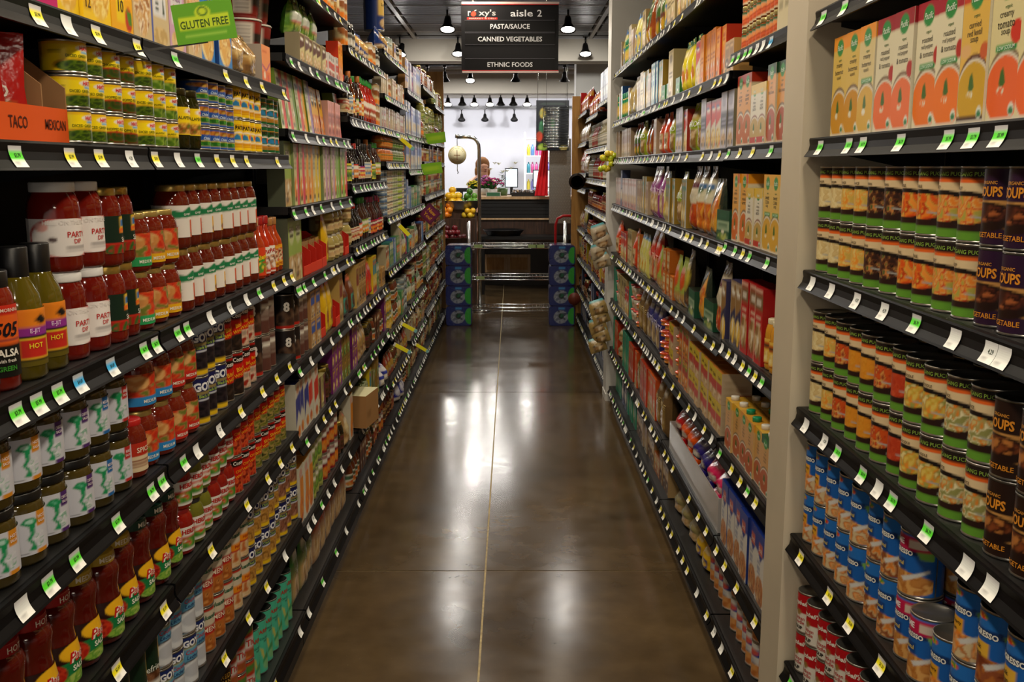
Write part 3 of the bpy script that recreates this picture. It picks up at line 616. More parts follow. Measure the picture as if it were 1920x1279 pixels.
can('refr', 'refried_bean_can', 'can', 'dark green can of refried beans', .0375, .1135, '142c1c', [('r', .62, .5, .9, .95, 'd0b030'), ('e', .76, .72, .1, .12, 'c04820'), t('Refried', .45, .38, .13, 'd8dcd0', w=.7), ('f', .5, .16, .44, .16, ['6c4428', '8c6040', '543018']), ('e', .5, .02, .44, .1, 'd8d8d0')], res=(26, 26))
def juan(key, c, txt, food, desc):
    can(key, 'hominy_can', 'can', desc, .0375, .1135, 'c8bca4', [('r', 0, .94, 1, 1, 'a83020'), t("Juanita's", .48, .80, .14, '1c5438', w=.72, sh=.3, b=.03), ('f', .78, .68, .1, .1, ['c89c30', 'a8b040']), ('r', .16, .42, .96, .60, c), t(txt, .56, .51, .12, 'e8d8c0' if c != 'e08818' else 'b03418', w=.72), ('r', 0, .38, 1, .42, 'b82c20'), ('f', .5, .17, .54, .22, food)], res=(30, 28))
juan('jume', 'ac2420', 'MENUDO', ['b8692c', '98501c', 'd08c48', '743810'], 'cream can of menudo'); juan('juho', 'e08818', 'Hominy', ['c8a878', 'd8c09c', 'c88c50', 'b05c30'], 'cream can of hominy')
can('parr', 'coconut_water_can', 'can', 'tall teal coconut water can', .0335, .168, '48b494', [t('PARROT', .5, .80, .08, 'a83c2c', w=.8, b=.03), t('COCONUT', .5, .66, .04, '1c4c44', w=.6), t('JUICE', .5, .60, .04, '1c4c44', w=.4), ('p', [(.3, .5), (.42, .2), (.5, .1), (.4, .45)], 'b8b050'), ('e', .62, .2, .24, .16, '3c8c58'), ('e', .55, .14, .16, .1, '78b47c')], res=(26, 40), lid='8a9890')
can('brow', 'bean_can', 'can', 'brown can with dark bean picture', .0375, .1135, '241610', [t('RED', .4, .7, .12, 'b88c34', w=.5), t('BEANS', .4, .54, .12, 'b88c34', w=.6), ('f', .6, .26, .4, .24, ['5c2414', '7c3420', '3c160c']), ('r', 0, .88, 1, 1, '8c3418')], res=(18, 18))
can('thai', 'soup_can', 'can', 'red and white can with bowl picture', .0375, .1135, 'b82c20', [('r', 0, .3, 1, .6, 'c8c4bc'), t('Thai', .5, .46, .18, 'b82c20', w=.6), ('f', .5, .8, .4, .14, ['c07030', 'a03c1c', '487c34']), ('f', .5, .14, .4, .12, ['c87c38', '985028'])], res=(18, 18))
# taco shelf, top
def tbox(key, base, desc, w, ops, side=None): box(key, 'taco_shell_box', 'box', desc, w, .185, .075, base, ops, side=side, res=(26, 40))
tbox('tpin', 'd83478', 'pink taco shell box', .08, [('r', 0, 0, 1, .24, 'e8c020'), ('f', .5, .16, .4, .12, ['d8a840', 'e8c878'])])
tbox('tyel', 'eec41c', 'yellow taco shell box', .12, [('f', .6, .34, .4, .3, ['e0b440', 'f0d880', 'd09828', 'e8c460']), ('r', .02, .1, .3, .24, 'd8a818'), t('12', .16, .17, .1, '483010'), t('TACO', .45, .76, .16, 'b02818', w=.8, b=.03)])
tbox('tsun', 'e8a814', 'orange yellow tortilla box', .1, [('f', .5, .7, .34, .2, ['c03020', 'd84828']), ('r', .25, .1, .6, .4, 'e8c81c'), t('10', .42, .25, .12, '483010'), ('f', .8, .14, .16, .12, ['b8301c', '48801c'])])
tbox('ttan', 'c8b080', 'tan box with large taco picture', .1, [('f', .5, .45, .46, .42, ['d8b47c', 'c08c48', 'e8d8b8', '9c6428']), ('r', 0, .9, 1, 1, '4858a8')])
tbox('ttac', 'c8b488', 'white fronted taco box', .105, [('r', .0, 0, .1, 1, '4858a0'), ('r', .14, .3, .86, 1, 'd4d6d8'), t('TACO', .5, .84, .12, '3c4c8c', w=.56, b=.03), t('Shells', .5, .68, .08, 'b8403c', w=.5), ('h', .28, .36, .44, .56, '485048', 3), ('p', [(.66, .34), (.7, .6), (.78, .34)], '384838'), ('f', .5, .1, .4, .1, ['b89858', 'd0b478'])])
tbox('tpur', 'c49cb8', 'pale pink taco box', .1, [('r', .14, .3, .86, .9, 'd0ccd0'), t('TACO', .5, .62, .12, 'a88cb0', w=.56, b=.03), t('Shells', .5, .48, .08, 'c07c6c', w=.5), ('f', .5, .12, .4, .12, ['c8a468', 'd8bc84'])])
tbox('tblu', '2878c0', 'bright blue crispy shell box', .115, [t('CRISPY', .5, .84, .13, 'e0b428', w=.9, b=.04), ('e', .5, .93, .2, .06, '1c4c90'), ('f', .5, .26, .46, .24, ['d8a448', 'e0bc68', 'c48830', 'e8d08c']), ('h', .2, .62, .8, .7, 'a0c8e8', 1)], side='183c78')
box('orab', 'snack_box', 'box', 'orange box with purple stripe', .1, .105, .05, 'e08c50', [('r', .1, .8, .6, .86, 'c86428'), ('p', [(0, .5), (.5, .36), (1, .62), (1, .56), (.5, .3), (0, .44)], 'a03c70'), ('r', 0, 0, 1, .3, 'd86828'), ('e', .3, .2, .12, .1, 'e0c8b0'), ('e', .7, .14, .1, .1, 'c84828')], res=(20, 30), side='988c80')
bag('nutb', 'snack_bag', 'bag', 'clear bag of golden snacks', .14, .115, .08, '9c7c4c', [('F', 0, 0, 1, 1, ['8c6838', 'a88850', 'c8ac78', '5c4424']), ('r', .1, .12, .5, .3, '604428')], res=(20, 20))
bag('tacp', 'seasoning_packet', 'packet', 'red taco seasoning packet', .115, .15, .012, 'b81c14', [('r', .3, .55, .7, .85, 'c8c0b8'), ('f', .5, .18, .46, .22, ['3c5818', '7c8c30', 'b84818', 'd89c40']), t('TACO', .5, .44, .13, 'e8e0d0', w=.7, b=.03), ('r', 0, .92, 1, 1, 'd02c18')], res=(16, 20), pinch=1, foot=.2)
# ---- soup side, near shelves
def paci(key, top, base, bowl, desc, txt, cap=None, w=.088, h=.205, extra=(), side='d8cfb4', rim='7c6448'):
    box(key, 'soup_carton', 'carton', desc, w, h, .062, base, [('r', 0, .86, 1, 1, top), ('e', .5, .885, .24, .085, '2c8c40'), t('Pacific', .5, .885, .055, 'dcecd8', w=.4, sh=.3), t('organic', .55, .755, .03, '4c6c30', w=.4), *[t(s, .5, .70-.058*i, .046 if len(s) < 12 else .04, '3c3420', w=.82, b=0) for i, s in enumerate(txt)], ('e', .56, .24, .62, .25, rim), ('e', .56, .21, .64, .25, 'd8d0bc'), ('e', .55, .205, .60, .23, bowl), ('p', [(.38, .24), (.42, .33), (.5, .36), (.56, .31), (.6, .25), (.5, .22)], '38641c'), ('f', .45, .2, .12, .03, ['e0dcc8', bowl, 'd8d4bc']), *extra, ('r', 0, 0, 1, .02, 'd8d0bc'), ('e', .85, .07, .1, .045, 'd8dcd0'), ('e', .85, .06, .08, .025, '2c7c4c')], side=side, top=top, res=(32, 64), cap=cap, sideops=[('r', 0, .86, 1, 1, top), ('h', .15, .12, .85, .8, 'b0a88c', 26)])
GB = [('r', .2, .465, .9, .51, '349850'), t('LOW SODIUM', .55, .487, .028, 'dcecd8', w=.6)]
paci('pcbu', 'e8941c', 'd8b858', 'c88c0c', 'yellow squash soup carton, orange top', ['creamy', 'butternut', 'squash']); paci('pcbl', 'e8941c', 'd8c488', 'd0a430', 'butternut soup carton with green ribbon', ['creamy', 'butternut', 'squash'], extra=GB)
paci('pcrp', '9c2028', 'dcd4b4', 'e46c30', 'red pepper soup carton, dark red top', ['roasted', 'red pepper', '& tomato'], extra=[('e', .9, .5, .16, .07, 'b02418')]); paci('pcrl', 'a82030', 'e0d8b8', 'e8741c', 'red pepper soup carton with green ribbon', ['roasted', 'red pepper', '& tomato'], extra=GB+[('e', .94, .56, .14, .07, 'b42818')])
paci('pcle', 'c83c20', 'e0b44c', 'c89c10', 'gold red lentil soup carton', ['curried', 'red lentil', 'soup'], rim='5c2c14', extra=[('e', .9, .5, .16, .06, 'c85820'), ('e', .2, .52, .2, .05, 'e0b070'), ('r', 0, 0, 1, .05, '3c1c14')]); paci('pcto', 'e0bc40', 'dcd09c', 'e8642c', 'cream tomato soup carton', ['creamy', 'tomato', 'soup'], extra=GB+[('e', .86, .58, .2, .08, 'd03018')])
paci('pcor', 'a02c18', 'd89438', 'b86018', 'orange soup carton, red top', ['cashew', 'carrot', 'ginger']); paci('pcog', '20482c', 'd8943c', 'a8481c', 'orange soup carton, dark green top', ['spicy', 'black bean']); paci('pccn', 'd8b850', 'd8d2c0', 'b89850', 'white soup carton with green label', ['chicken', 'noodle', 'BROTH'], h=.165, rim='8c5c48', extra=[('r', 0, 0, 1, .12, 'b83020'), ('r', 0, .84, 1, .99, 'd8b440')])
paci('pcpo', 'e09420', 'd89c40', 'c8641c', 'orange carrot soup carton', ['creamy', 'roasted', 'carrot'], extra=[('r', .8, .86, 1, 1, 'c83820')]); paci('pcye', 'e0a428', 'd8b45c', 'd0a030', 'yellow corn soup carton', ['sweet', 'CORN', 'soup'], extra=GB)
for k, cp, tp in (('pcw', 'e0dcd0', 'd8a834'), ('pcg', '149060', 'd89830'), ('pcd', 'e0dcd0', '245830')): paci(k, tp, 'c89858', 'b05c34', {'pcw': 'tan broth carton with white cap', 'pcg': 'tan broth carton with green cap', 'pcd': 'green topped broth carton, white cap'}[k], ['organic', 'chicken', 'broth'], cap=cp, h=.16, side='c8a468')
def puck(key, food, txt, desc, bowl='2c1a16', extra=()):
    can(key, 'soup_can', 'can', desc, .0385, .117, 'd8c096', [('r', 0, .86, 1, 1, '241c18'), t('WOLFGANG PUCK', .5, .925, .06, '8cae48', w=.76, b=.005), ('r', 0, .80, .34, .86, '5f9430'), ('r', .34, .80, 1, .86, 'e06424'), t('ORGANIC', .17, .83, .035, 'd8e8c0', w=.2), t(txt, .36, .73, .045, '504028', w=.5), ('e', .5, .44, .54, .25, '1e1614'), ('e', .5, .30, .56, .28, bowl), ('f', .48, .42, .46, .2, food), ('r', 0, 0, 1, .12, '5f9430'), ('e', .88, .17, .09, .06, 'd8dcd0'), ('p', [(.6, .33), (1, .27), (1, .31), (.62, .35)], 'a8a8a4'), *extra], res=(48, 44), arc=180)
puck('pkch', ['d8c48c', 'e0d0a0', 'c8ac70', 'd0b880'], 'CLAM CHOWDER', 'cream chowder soup can'); puck('pkri', ['d8c070', 'e08c30', 'd8b458', 'c8a850'], 'CHICKEN RICE', 'rice soup can with carrot picture'); puck('pkbb', ['34201a', '5c3420', '1e1412', 'c07c44', '4c5c30'], 'BLACK BEAN', 'dark bean soup can'); puck('pkve', ['d8541c', 'e07c28', 'b83c18', 'c8b04c', 'e89038'], 'VEGETABLE', 'orange vegetable soup can'); puck('pkba', ['e08430', 'd8b468', 'c83c20', 'e0983c', 'a8a048'], 'BARLEY', 'bright barley vegetable soup can')
puck('pkpu', ['d88c24', 'd89430', 'd08420', 'd88c28'], 'SQUASH', 'smooth orange squash soup can'); puck('pkto', ['b83c20', 'c04828', 'b03418', 'c85030'], 'TOMATO', 'red tomato soup can'); puck('pknd', ['d8bc5c', 'c8a840', 'e0882c', '98984c', 'e0d090'], 'CHICKEN NOODLE', 'yellow noodle soup can'); puck('pktf', ['c8b878', 'd87c28', 'a89858', 'e0d8b0', '8c8c50'], 'WILD RICE', 'wild rice soup can'); puck('pkmi', ['c8501c', 'a83820', 'd8a050', 'c07840', '842c18'], 'MINESTRONE', 'minestrone soup can')
def amys(key, base, soup, desc):
    can(key, 'soup_can', 'can', desc, .0385, .117, base, [t('ORGANIC', .5, .82, .045, 'd09038', w=.4), t('SOUPS', .5, .70, .14, 'd88c2c', w=.76, b=.03, sx=.8), ('r', .12, .2, .84, .58, 'c08c4c'), ('e', .46, .42, .4, .14, '2c1a12'), ('e', .46, .36, .42, .2, '241410'), ('f', .46, .41, .34, .11, soup), t('VEGETABLE', .5, .12, .07, 'd88c2c', w=.72), ('e', .9, .3, .06, .05, 'c8d0c0')], res=(38, 38), lid='8c8a84', arc=180)
amys('amyp', '2c1630', ['3c1c14', '5c2c1c', '2a120e', 'a05830'], 'purple soup can with orange lettering'); amys('amyb', '281812', ['5c2c14', '7c4020', '3c1c10', 'b07038'], 'dark brown lentil soup can')
def prog(key, panel, txt, food, desc, sale=False):
    can(key, 'soup_can', 'can', desc, .0395, .119, '1c58a4', [('r', 0, .78, 1, 1, '2468b4'), ('f', .40, .93, .14, .05, ['c83820', 'd8a030', '4c8c34']), ('p', [(.1, .72), (.72, .78), (.76, .68), (.12, .60)], '18305c'), t('PROGRESSO', .42, .70, .085, 'dcdcd4', w=.62, b=.04), ('r', .14, .34, .58, .58, panel), t(txt, .36, .5, .07, '2c2010' if panel != '184080' else 'd8c060', w=.38), t('Chicken', .36, .41, .055, '3c2c14' if panel != '184080' else 'd8dce0', w=.36), ('p', [(.74, .74), (1, .8), (1, .6), (.8, .62)], '78b048'), ('f', .5, .18, .56, .2, food), ('p', [(.5, .26), (.92, .46), (.95, .42), (.56, .2)], 'c8c8c4')]+([('r', 0, .74, 1, .97, 'b81c48'), t('DIME', .4, .86, .1, 'e8dce0', w=.3, b=.04), ('r', .62, .78, .9, .92, 'c8b8a8')] if sale else []), res=(44, 40), arc=180)
FD = ['c08c54', 'd8a870', 'e0822c', 'a86c3c', 'c8b48c']
prog('prhe', 'd89c28', 'Rich & Hearty', FD, 'blue soup can with yellow panel'); prog('prtr', '184080', 'Traditional', FD, 'blue soup can with spoon picture'); prog('prwi', '184080', 'Traditional', ['c07838', 'd88030', 'c8a878', '884c28'], 'blue wild rice soup can'); prog('prdi', '184080', 'Traditional', ['b87c3c', 'a8682c', 'd09c58'], 'pink sleeved blue soup can', True); prog('prst', 'd8a838', 'Steak', ['70341c', '8c4c2c', 'a8642c'], 'blue steak soup can, yellow panel')
can('camp', 'soup_can', 'can', 'red and white condensed soup can', .0335, .101, 'd0ccc0', [('r', 0, .5, 1, 1, 'ac141c'), t("Campbell's", .5, .76, .16, 'e0dcd0', w=.74, sh=.35, b=.03), ('e', .5, .5, .08, .08, '8c7038'), t('Chicken', .5, .36, .1, 'a82020', w=.6), t('Noodle', .5, .25, .1, 'a82020', w=.56), t('SOUP', .5, .1, .1, '282420', w=.44, b=.04)], res=(24, 26), arc=190)
box('swbx', 'broth_carton', 'carton', 'white broth carton, blue top', .092, .205, .062, 'cccac4', [('r', 0, .72, 1, 1, '1c3488'), ('p', [(.2, .72), (.8, .72), (.5, .6)], '1c3488'), ('r', .26, .7, .74, .86, 'b85848'), t('Broth', .5, .78, .07, 'e0d0c8', w=.4), ('h', .14, .42, .5, .6, '6c7898', 4), ('f', .5, .18, .5, .22, ['a86838', 'c88c54', '88502c', 'd0a878'])], top='1c3488', side='1c3070', res=(18, 36))
can('swca', 'broth_can', 'can', 'white broth can with blue band', .0375, .113, 'c0beb8', [('r', 0, .62, 1, .84, '1c3c88'), ('e', .5, .74, .2, .1, 'c05044'), ('h', .2, .4, .6, .56, '6c7898', 2), ('f', .6, .2, .4, .2, ['b06830', 'c88c50', '70802c'])], res=(16, 18))
jar('spij', 'spice_jar', 'jar', 'little bouillon jar with gold lid', [(.021, 0), (.0225, .003), (.0225, .048), (.021, .052)], '8c4c24', .0225, (.05, .064), 'b4a468', (.004, .046), 'c8b898', [('f', .5, .45, .4, .36, ['c85c34', 'a84020', 'd88850']), ('r', 0, .84, 1, 1, '3c5c3c')], res=(14, 12), n=14)
box('crem', 'broth_carton', 'carton', 'cream stock carton', .068, .19, .06, 'c8bc98', [('h', .2, .3, .8, .5, '7c7458', 3), ('h', .25, .66, .75, .72, '7c7458', 1)], res=(10, 20))
# ---- generic goods for the crowded shelves: kind, palette
FOOD = {'o': ['d8741c', 'e09438', 'b8501c', 'c88c40'], 'r': ['8c3426', 'b05038', '6c2418', 'b88050'], 'g': ['4c7828', '7ca040', '30581c', 'a8b058'], 't': ['c8a878', 'b08850', 'd8c4a0', '8c6838'], 'y': ['d8b040', 'e8c868', 'c09020', 'e0d090'], 'b': ['3c2418', '5c3824', '24140e', '7c5434'], 'w': ['d8d4c8', 'c8c0b0', 'e0dcd4', 'a8a090'], 'p': ['7c2c6c', '9c4484', '581c50', 'b86ca0'], 'u': ['2c5c9c', '5088c0', '1c3c70', '88acd0']}
def gbox(key, name, desc, w, h, d, c, c2, c3, food='t', style=0, side=None, txt=None, tcol='e8e4d8', res=(16, 26), top=None, cat='box', tilt=0):
    F_ = FOOD[food]
    ops = {0: [('r', 0, .7, 1, .92, c2), ('f', .5, .3, .44, .22, F_), ('h', .2, .52, .8, .64, c3, 2)],
           1: [('r', .1, .5, .9, .9, c2), ('r', 0, 0, 1, .2, c3), ('f', .5, .32, .4, .16, F_)],
           2: [('p', [(0, 1), (1, 1), (1, .62), (0, .44)], c2), ('f', .55, .22, .46, .2, F_), ('r', .1, .82, .6, .9, c3)],
           3: [('r', 0, .35, 1, .65, c2), ('h', .15, .42, .85, .58, c3, 2), ('f', .5, .16, .4, .12, F_), ('e', .5, .82, .3, .1, c3)],
           4: [('e', .5, .74, .36, .15, c2), ('F', 0, 0, 1, .42, F_), ('h', .25, .7, .75, .78, c3, 1)],
           5: [('r', .55, .0, 1, 1, c2), ('f', .3, .26, .24, .2, F_), ('h', .1, .6, .48, .9, c3, 4)]}[style]
    ops = ops+[('r', .06, .955, .94, .975, c3), ('h', .12, .06, .5, .15, '2c2420', 2), ('e', .82, .1, .1, .05, c2), ('r', .22, .77, .78, .84, 'e0dcd0' if style in (0, 2) else c3), ('r', 0, 0, .03, 1, c3), ('e', .5, .3, .12, .06, 'e0d8c4')]
    if txt: ops = ops+[t(txt, .5, .8, .09, tcol, w=.8, b=.03)]
    box(key, name, cat, desc, w, h, d, c, ops, side=side or c, res=res, top=top, tilt=tilt)
def gbag(key, name, desc, w, h, d, c, c2, c3, food='t', style=0, txt=None, tcol='e8e4d8', res=(14, 18), lean=0, pinch=.75, rot=0, th=.12):
    F_ = FOOD[food]
    ops = {0: [('F', .08, .06, .92, .45, F_), ('r', 0, .62, 1, .84, c2)], 1: [('r', .2, .1, .8, .5, c2), ('f', .5, .3, .26, .16, F_), ('r', 0, .86, 1, 1, c3)],
           2: [('e', .5, .55, .36, .24, c2), ('F', 0, 0, 1, .24, F_)], 3: [('F', 0, 0, 1, 1, F_), ('r', .12, .3, .88, .62, c2), ('r', .12, .3, .88, .36, c3)],
           4: [('p', [(.3, .95), (.7, .85), (.75, .5), (.5, .3), (.22, .5)], c2), ('r', .3, .04, .7, .28, c3)]}[style]
    ops = ops+[('h', .2, .72, .8, .8, 'e0dcd0', 2), ('e', .5, .9, .14, .04, c3)]
    if txt: ops = ops+[t(txt, .5, .56, th, tcol, w=.9, rot=rot)]
    bag(key, name, 'bag', desc, w, h, d, c, ops, res=res, lean=lean, pinch=pinch)
def gcan(key, name, desc, r, h, c, c2, food='t', style=0, one=True, res=(22, 16)):
    F_ = FOOD[food]
    ops = {0: [('r', 0, .64, 1, .86, c2), ('f', .5, .3, .42, .22, F_)], 1: [('e', .5, .62, .34, .24, c2), ('F', 0, 0, 1, .26, F_)], 2: [('r', 0, .4, 1, .7, c2), ('h', .2, .46, .8, .64, c, 2)]}[style]
    ops = ops+[('r', .28, .70, .72, .80, 'e0dcd0'), ('e', .8, .5, .12, .12, c2), ('r', 0, .95, 1, 1, c2)]
    can(key, name, 'can', desc, r, h, c, ops, res=res, one=one, n=14, arc=180)
def gjar(key, name, desc, r, h, content, lid, c, c2, food='r', lz=(.14, .62), one=True, cat='jar', lidmat='goldlid'):
    jar(key, name, cat, desc, JP(r, h), content, r*.77, (h*.89, h), lid, (lz[0]*h, lz[1]*h), c, [('r', 0, .6, 1, .85, c2), ('f', .5, .3, .38, .2, FOOD[food]), ('r', .3, .66, .7, .78, '4c3424'), ('r', 0, 0, 1, .06, c2)], (18, 12), n=12, one=one, lidmat=lidmat, arc=180)
def gbot(key, name, desc, r, h, content, cap, c, c2, food='o', lz=(.08, .48), one=True):
    bott(key, name, desc, r, h, content, cap, lz, c, [('r', 0, .62, 1, .9, c2), ('f', .5, .3, .38, .24, FOOD[food]), ('r', .28, .7, .72, .82, 'e0d8c8'), ('e', .5, .3, .14, .08, c2)], res=(18, 16), one=one, n=12)
# noodle bay
jar('cupn', 'noodle_bowl', 'bowl', 'dark red noodle bowl', [(.048, 0), (.052, .004), (.064, .105)], '7c1c18', .066, (.104, .11), 'c8c0b4', (.012, .1), '7c1c18', [('r', 0, .3, 1, .62, '1e1614'), t('Asian', .7, .45, .12, 'c8bcb0', w=.24), ('r', .0, .05, .3, .95, 'c8beb0'), ('h', .03, .1, .26, .9, '908880', 9), ('e', .8, .2, .14, .14, 'd8c8a0')], (30, 20), lidmat='plastic', labmat='gloss')
gbag('noog', 'noodle_bag', 'green and white noodle bag', .16, .14, .07, '5c9c30', 'c8ccc0', 'b83428', 'g', 3, lean=.02, res=(18, 18)); gbox('smbx', 'soup_mix_box', 'small tan soup mix box', .075, .10, .05, 'c8bc88', '5c3830', '8c8450', 't', 2, side='a89c7c'); gbox('smrd', 'noodle_box', 'small white and red box', .055, .09, .05, 'd4cec8', 'c8382c', '8a8480', 'r', 3); gbox('chex', 'cracker_box', 'orange cracker box', .07, .16, .05, 'e0881c', 'e8a838', 'b8501c', 'o', 4, side='c03418'); gbag('redp', 'chip_bag', 'red snack bag', .11, .2, .06, 'c02418', 'd8301c', 'e09c28', 'o', 1); gbag('blkp', 'snack_bag', 'black snack bag with pale print', .11, .17, .06, '1c1818', 'c8c0b4', '8c3020', 'b', 1)
gbox('mstd', 'cheese_box', 'yellow and orange pouch box', .07, .065, .05, 'e0a018', 'e0601c', 'd83c18', 'y', 5)
for i, (c, c2, f) in enumerate((('c8cc9c', 'c83c2c', 'g'), ('b8bc84', '6c8c38', 't'), ('ccd0a8', '8c6c9c', 'y'), ('c8c490', 'd8a030', 'o'))): gbox(f'nob{i}', 'noodle_box', ('red striped noodle box', 'green noodle box', 'lilac noodle box', 'gold noodle box')[i], .085, .185, .045, c, c2, '4c4034', f, 5, side='6c8430', res=(14, 26), tilt=-.02)
gbox('padt', 'noodle_box', 'yellow box with black oval', .072, .17, .05, 'e0a81c', '241c18', 'd8d4c8', 'o', 4, side='8c3020', res=(14, 26), tilt=-.02); gbox('pink', 'noodle_box', 'salmon pink box', .075, .135, .05, 'd88c7c', '8c4c44', 'c87868', 'r', 3, side='c8988c', res=(10, 18)); jar('tubw', 'sauce_tub', 'tub', 'white tub with red base', [(.055, 0), (.06, .006), (.06, .1)], 'c8beb4', .062, (.1, .115), 'b8a890', (.02, .09), 'd0c8bc', [('r', 0, 0, 1, .2, 'a82c20'), ('h', .3, .4, .7, .8, '9c9488', 4)], (10, 8), lidmat='plastic', n=16)
for i, (c, c2, f) in enumerate((('c8c488', 'd04c5c', 'o'), ('c8bc80', 'e09430', 'o'), ('c8c4a0', 'd8bc28', 'y'), ('d0c8a8', 'b88ca8', 't'), ('c4c090', '7cb040', 'o'))): gbox(f'tha{i}', 'rice_noodle_box', ('pink flashed noodle carton', 'orange flashed noodle carton', 'yellow flashed noodle carton', 'mauve flashed noodle carton', 'lime flashed noodle carton')[i], .08, .2, .045, c, c2, '6c6448', f, 5, side='84945c', res=(14, 26))
gbox('kitg', 'rice_noodle_box', 'tall green rice noodle box', .11, .22, .06, '98b054', 'c0c890', '3c3428', 't', 4, side='5a604c', res=(14, 26), txt='THAI')
def tray(key, desc, c, c2, w=.105, h=.13, d=.15, inner='6c4a2c'):
    """cut-out display tray: low front, sloped side walls, upright packets inside"""
    b = MB(); x = d/2; y = w/2; k = .0025
    b.box(-x, x, -y, y, 0, .003, c); b.box(x-k, x, -y, y, 0, .034, c2); b.box(-x, -x+k, -y, y, 0, h, c)
    for s in (-1, 1):
        y0, y1 = (s*y-k, s*y) if s > 0 else (s*y, s*y+k)
        v = [(x, y0, 0), (-x, y0, 0), (-x, y0, h), (.0, y0, h), (x, y0, h*.62)]; v2 = [(q_[0], y1, q_[2]) for q_ in v]
        b.add(v+v2, [(0, 1, 2, 3, 4), (9, 8, 7, 6, 5)]+[(i, i+5, (i+1) % 5+5, (i+1) % 5) for i in range(5)], lin(c))
    g = MB()
    for i in range(8): g.box(-x+.012+i*(d-.03)/8, -x+.012+i*(d-.03)/8+.006, -y+.008, y-.008, .004, h*.88-.004*(i % 3), inner if i < 7 else 'a07c4c', 'film')
    return reg(key, 'packet_tray', 'tray', desc, w, h, d, [('tray', b, None), ('packet_stack', g, None)])
tray('trar', 'red display tray of brown packets', 'c02416', 'd03c24')
gbag('yelb', 'noodle_bag', 'yellow bag with red print', .10, .23, .05, 'e0b41c', 'e8c838', 'b8381c', 'r', 1); gjar('cash', 'spread_jar', 'cream spread jar, white lid', .05, .105, 'a89858', 'd0ccc0', 'c8bc88', '84602c', 't', lidmat='plastic'); gbox('tall', 'noodle_box', 'tall tan noodle box', .09, .2, .05, 'c0a058', '8c4434', '9c8448', 't', 1); gbag('cook', 'cookie_bag', 'brown bag with teal panel', .16, .17, .06, '6c3418', '3c9c8c', 'd8603c', 'b', 1); gbox('cbrb', 'snack_box', 'cardboard snack box', .07, .1, .06, 'a88048', '8c6430', 'c8a468', 'b', 1)
gcan('mush', 'bean_can', 'grey brown can', .0375, .11, '5c3830', '8c7c70', 'b', 2); gbox('blpk', 'snack_box', 'tan box with blue panel', .085, .1, .05, 'a87c4c', '3c58a4', 'c8a878', 't', 1)
box('matz', 'cracker_box', 'box', 'white box with blue wave', .075, .19, .055, 'cccabc', [('p', [(0, .72), (1, .84), (1, .36), (.5, .5), (0, .2)], '2c3488'), ('e', .5, .88, .3, .08, 'c08868'), ('f', .6, .12, .3, .1, FOOD['o'])], side='c8c4b0', top='2c3070', res=(14, 26)); box('matr', 'cracker_box', 'box', 'white box with red wave', .075, .19, .055, 'cccabc', [('p', [(0, .7), (1, .8), (1, .4), (0, .3)], 'cc3018'), ('e', .5, .88, .3, .08, 'c08868'), ('f', .5, .12, .3, .1, FOOD['o'])], side='c8c4b0', top='c8a89c', res=(14, 26)); box('mato', 'cracker_box', 'box', 'white box with orange biscuits', .08, .2, .055, 'ccc8b8', [('r', .3, .3, 1, .78, 'd88420'), ('f', .5, .24, .4, .22, FOOD['o']), ('e', .5, .86, .3, .08, 'c89888')], side='c8c4b0', top='d08828', res=(14, 26))
gbox('purp', 'soup_mix_box', 'purple mix box', .07, .10, .05, '6c2468', '8c3484', 'c89c30', 'y', 5); gbox('mixy', 'soup_mix_box', 'mustard mix box', .07, .10, .05, '8c7030', 'b08838', '5c4820', 'g', 4); gjar('oliv', 'pickle_jar', 'dark jar with gold lid', .036, .13, '241c0c', 'a08c3c', '4c3c1c', '742c34', 'b'); gbox('goul', 'soup_mix_box', 'olive box with maroon panel', .075, .12, .05, 'a89c68', '5c1c34', '8c8048', 'y', 5); gcan('sofr', 'soup_can', 'white banded maroon can', .0375, .105, '7c1828', 'b8b4a8', 'o', 0); gcan('vegc', 'vegetable_can', 'olive vegetable can', .0375, .105, '788048', 'b0b484', 'g', 0)
gbag('ricp', 'rice_paper_bag', 'clear bag with red edge', .12, .21, .03, '8c6c54', 'b83024', 'b8a890', 't', 0, res=(12, 16)); gbag('ricg', 'rice_paper_bag', 'clear bag with green edge', .12, .21, .03, '5c6840', '28602c', 'a8603c', 't', 0, res=(12, 16)); gbag('brwb', 'bread_bag', 'brown and cream bag', .12, .15, .07, '9c7848', 'c8b88c', 'b83020', 't', 2)
